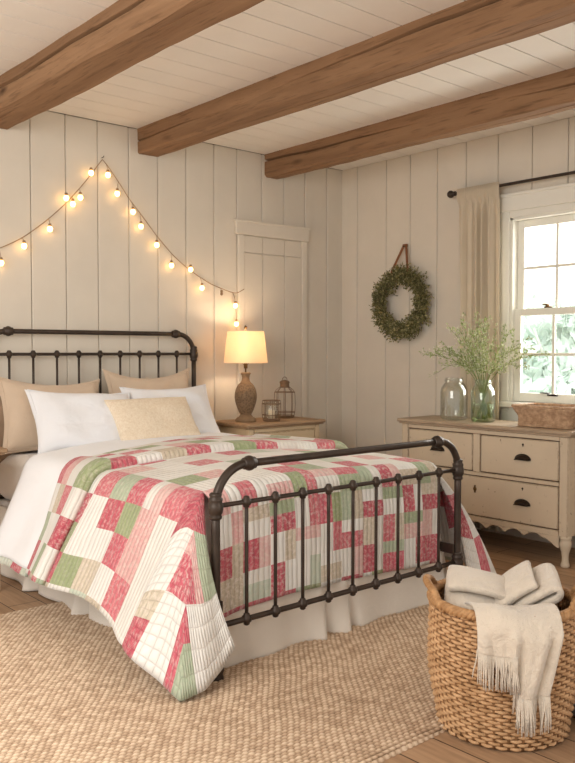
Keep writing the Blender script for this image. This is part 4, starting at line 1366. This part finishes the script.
def blk(name, P, label, cat, group, thick, mat='throw', loc=None):
    o = MB().grid(P).build(name, MAT[mat], None, smooth=True, fixn=False)
    mod_solid(o, thick, 0); mod_sub(o, 1)
    o.location = (BKX, BKY, 0); o.rotation_euler = (0, 0, R(BKR))
    return tag(o, label, cat, group)

def folded(layers, L_, W_, gap, M, seed, cut=0.0, nl=9, nw=16, fluff=.006):
    """serpentine fold: layers stacked in z, folds at both ends of x; extruded along y"""
    path = []
    for k in range(layers):
        xs = np.linspace(-L_/2, L_/2, nl)
        if k == layers-1 and cut: xs = np.linspace(-L_/2, L_/2-L_*cut, nl)
        if k % 2: xs = xs[::-1]
        sh = .010*k
        for x in xs: path.append((x*(1-.10*k)-sh*.3, k*gap+.010*math.cos(x/L_*PI)))
        if k < layers-1:
            sx = 1 if k % 2 == 0 else -1
            for t in (PI*.25, PI*.5, PI*.75):
                path.append((sx*(L_/2*(1-.10*(k+.5))+gap*.55*math.sin(t)), k*gap+gap/2-gap/2*math.cos(t)))
    path = np.array(path); w = np.linspace(-W_/2, W_/2, nw)
    P = np.zeros((len(path), nw, 3))
    for j, y in enumerate(w):
        e = 1-abs(y)/(W_/2)
        P[:, j, 0] = path[:, 0]+.006*vnoise(path[:, 0]*12, y*14, seed)
        P[:, j, 1] = y*(1+.02*np.sin(path[:, 1]*40))
        P[:, j, 2] = path[:, 1]*(1-.10*(1-e)**3)+fluff*vnoise(path[:, 0]*9+seed, y*12, seed+1) - .008*(1-e)**4*(path[:, 1]/max(path[:, 1].max(), 1e-6))
    sh = P.shape
    Q = np.array([tuple(M @ Vector(p)) for p in P.reshape(-1, 3)]).reshape(sh)
    return Q
GT = 'cream throws in the wicker basket'
M1 = Matrix.Translation((-.095, .025, .375)) @ Matrix.Rotation(R(-104), 4, 'Z') @ Matrix.Rotation(R(28), 4, 'Y') @ Matrix.Rotation(R(-10), 4, 'X')
blk('folded_throw', folded(3, .23, .21, .046, M1, 3, .42), 'folded cream throw lying on the left side inside the wicker basket', 'blanket', GT, .027)
M2 = Matrix.Translation((.105, .04, .405)) @ Matrix.Rotation(R(-14), 4, 'Z') @ Matrix.Rotation(R(-38), 4, 'Y') @ Matrix.Rotation(R(10), 4, 'X')
blk('folded_throw', folded(3, .21, .20, .046, M2, 8), 'folded cream throw propped up at a slant on the right inside the wicker basket', 'blanket', GT, .027)

# fringed throw hanging over the front of the rim
nx, ns = 44, 40
xs = np.linspace(-.145, .118, nx)
P = np.zeros((nx, ns, 3)); ends = []
for i, x in enumerate(xs):
    f = (x-xs[0])/(xs[-1]-xs[0])
    low = .345-.020*f-.008*math.sin(f*9) if f < .42 else .335-.125*smooth01((f-.42)/.20)
    top = .462+.012*math.sin(f*PI*2.2)
    yf = -math.sqrt(rt**2-min(x*x, .04))
    wob = .010*math.sin(f*PI*6.2+.4)+.006*math.sin(f*PI*11)
    inner = [(yf+.15, .432), (yf+.10, .449), (yf+.06, .458)]
    cen = [(yf+.03, top), (yf-.004, top+.002), (yf-.040, top-.020), (yf-.052, top-.05)]
    n_d = ns-len(inner)-len(cen)
    zs = np.linspace(top-.065, low, n_d)
    prof = inner+cen+[(yf-.052-(.006+wob*min(1, (top-z)/.10)), z) for z in zs]
    for j, (y, z) in enumerate(prof):
        tw_ = (j-7)/(ns-7) if j > 7 else 0
        xx = x+.0*tw_+(.014*math.sin(f*PI*2)*tw_)-(.045*tw_*f if f > .4 else .012*tw_*f)
        P[i, j] = (xx, y, z)
    ends.append(P[i, -1])
th = blk('fringed_throw', P, 'cream fringed throw hanging over the front rim of the wicker basket', 'blanket', GT, .009)
m = MB(); r = np.random.default_rng(3); ends = np.array(ends)
for k in range(130):
    q = k/129*(nx-1); i = min(int(q), nx-2); e = ends[i]+(ends[i+1]-ends[i])*(q-i)
    f = k/129
    ln = (.100 if f < .45 else .105)*r.uniform(.85, 1.15)
    sw = r.normal(size=2)*.006
    p = [e+np.array([0, 0, .004]), e+np.array([sw[0]*.3, -.003+sw[1]*.3, -ln*.35]), e+np.array([sw[0]*.8, sw[1]*.6-.002, -ln*.7]), e+np.array([sw[0], sw[1], -ln])]
    m.tube(p, [.0026, .0024, .0022, .0014], 6)
m.build('fringe', MAT['throw'], th, smooth=True)

# ------------------------------------------------------------------ ottoman at the right edge
ot = empty('ottoman', (-2.108, -3.635, 0)); tag(ot, 'pale blue-grey round cloth ottoman behind the wicker basket, cut by the photo edge', 'ottoman')
pr = [(0, .0), (.235, 0), (.250, .012), (.256, .05), (.258, .18), (.256, .31), (.248, .345), (.225, .368), (.15, .378), (0, .382)]
MB().lathe([(a*1.05, b) for a, b in pr], (0, 0, 0), 48).build('cushion_body', MAT['ottoman'], ot, smooth=True)
MB().tube([(.265*math.cos(a), .265*math.sin(a), .338) for a in np.linspace(0, 2*PI, 60)[:-1]], .006, 8, True).build('piping', MAT['ottoman'], ot, smooth=True)

# ------------------------------------------------------------------ light, sky, camera
w = bpy.data.worlds.new('sky'); scn.world = w; w.use_nodes = True
nt = w.node_tree; bg = nt.nodes['Background']
# brighter sky on the window side (+X), softer daylight from the rest of the house
tc = nt.nodes.new('ShaderNodeTexCoord'); sp = nt.nodes.new('ShaderNodeSeparateXYZ'); rp = nt.nodes.new('ShaderNodeMapRange')
nt.links.new(tc.outputs['Generated'], sp.inputs[0]); nt.links.new(sp.outputs['X'], rp.inputs['Value'])
rp.inputs['From Min'].default_value = .0; rp.inputs['From Max'].default_value = .5; rp.inputs['To Min'].default_value = .74; rp.inputs['To Max'].default_value = 3.0
bg.inputs[0].default_value = (1, .975, .945, 1); nt.links.new(rp.outputs[0], bg.inputs[1])

def area(name, loc, target, size, size_y, energy, color):
    l = bpy.data.lights.new(name, 'AREA'); l.shape = 'RECTANGLE'; l.size = size; l.size_y = size_y; l.energy = energy; l.color = color
    o = bpy.data.objects.new(name, l); col.objects.link(o); o.location = loc
    d = Vector(target)-Vector(loc); o.rotation_euler = d.to_track_quat('-Z', 'Y').to_euler()
    return o
area('window_daylight', (.35, -2.1, 1.6), (-2.5, -2.3, .7), .9, 1.2, 40, (1, .97, .92))
area('room_daylight', (-6.1, -3.4, 2.0), (-2.5, -1.5, .6), 2.4, 1.8, 92, (1, .97, .93))
sl = bpy.data.lights.new('sun', 'SUN'); sl.energy = 4.5; sl.angle = .4; so = bpy.data.objects.new('sun', sl); col.objects.link(so); so.rotation_euler = (R(25), R(-38), 0)
so.location = (6, 0, 8)

cam = bpy.data.cameras.new('camera'); co = bpy.data.objects.new('camera', cam); col.objects.link(co)
cam.sensor_fit = 'HORIZONTAL'; cam.sensor_width = 36; cam.lens = 826*36/575
cam.clip_start = .05; cam.clip_end = 200
co.location = (-4.94, -4.965, 1.28); co.rotation_euler = (R(90-2.06), 0, R(-41.1))
scn.camera = co
scn.view_settings.view_transform = 'Standard'
scn.view_settings.look = 'None'
scn.view_settings.exposure = 0.0
scn.cycles.use_denoising = True
scn.cycles.max_bounces = 8
scn.cycles.transparent_max_bounces = 16
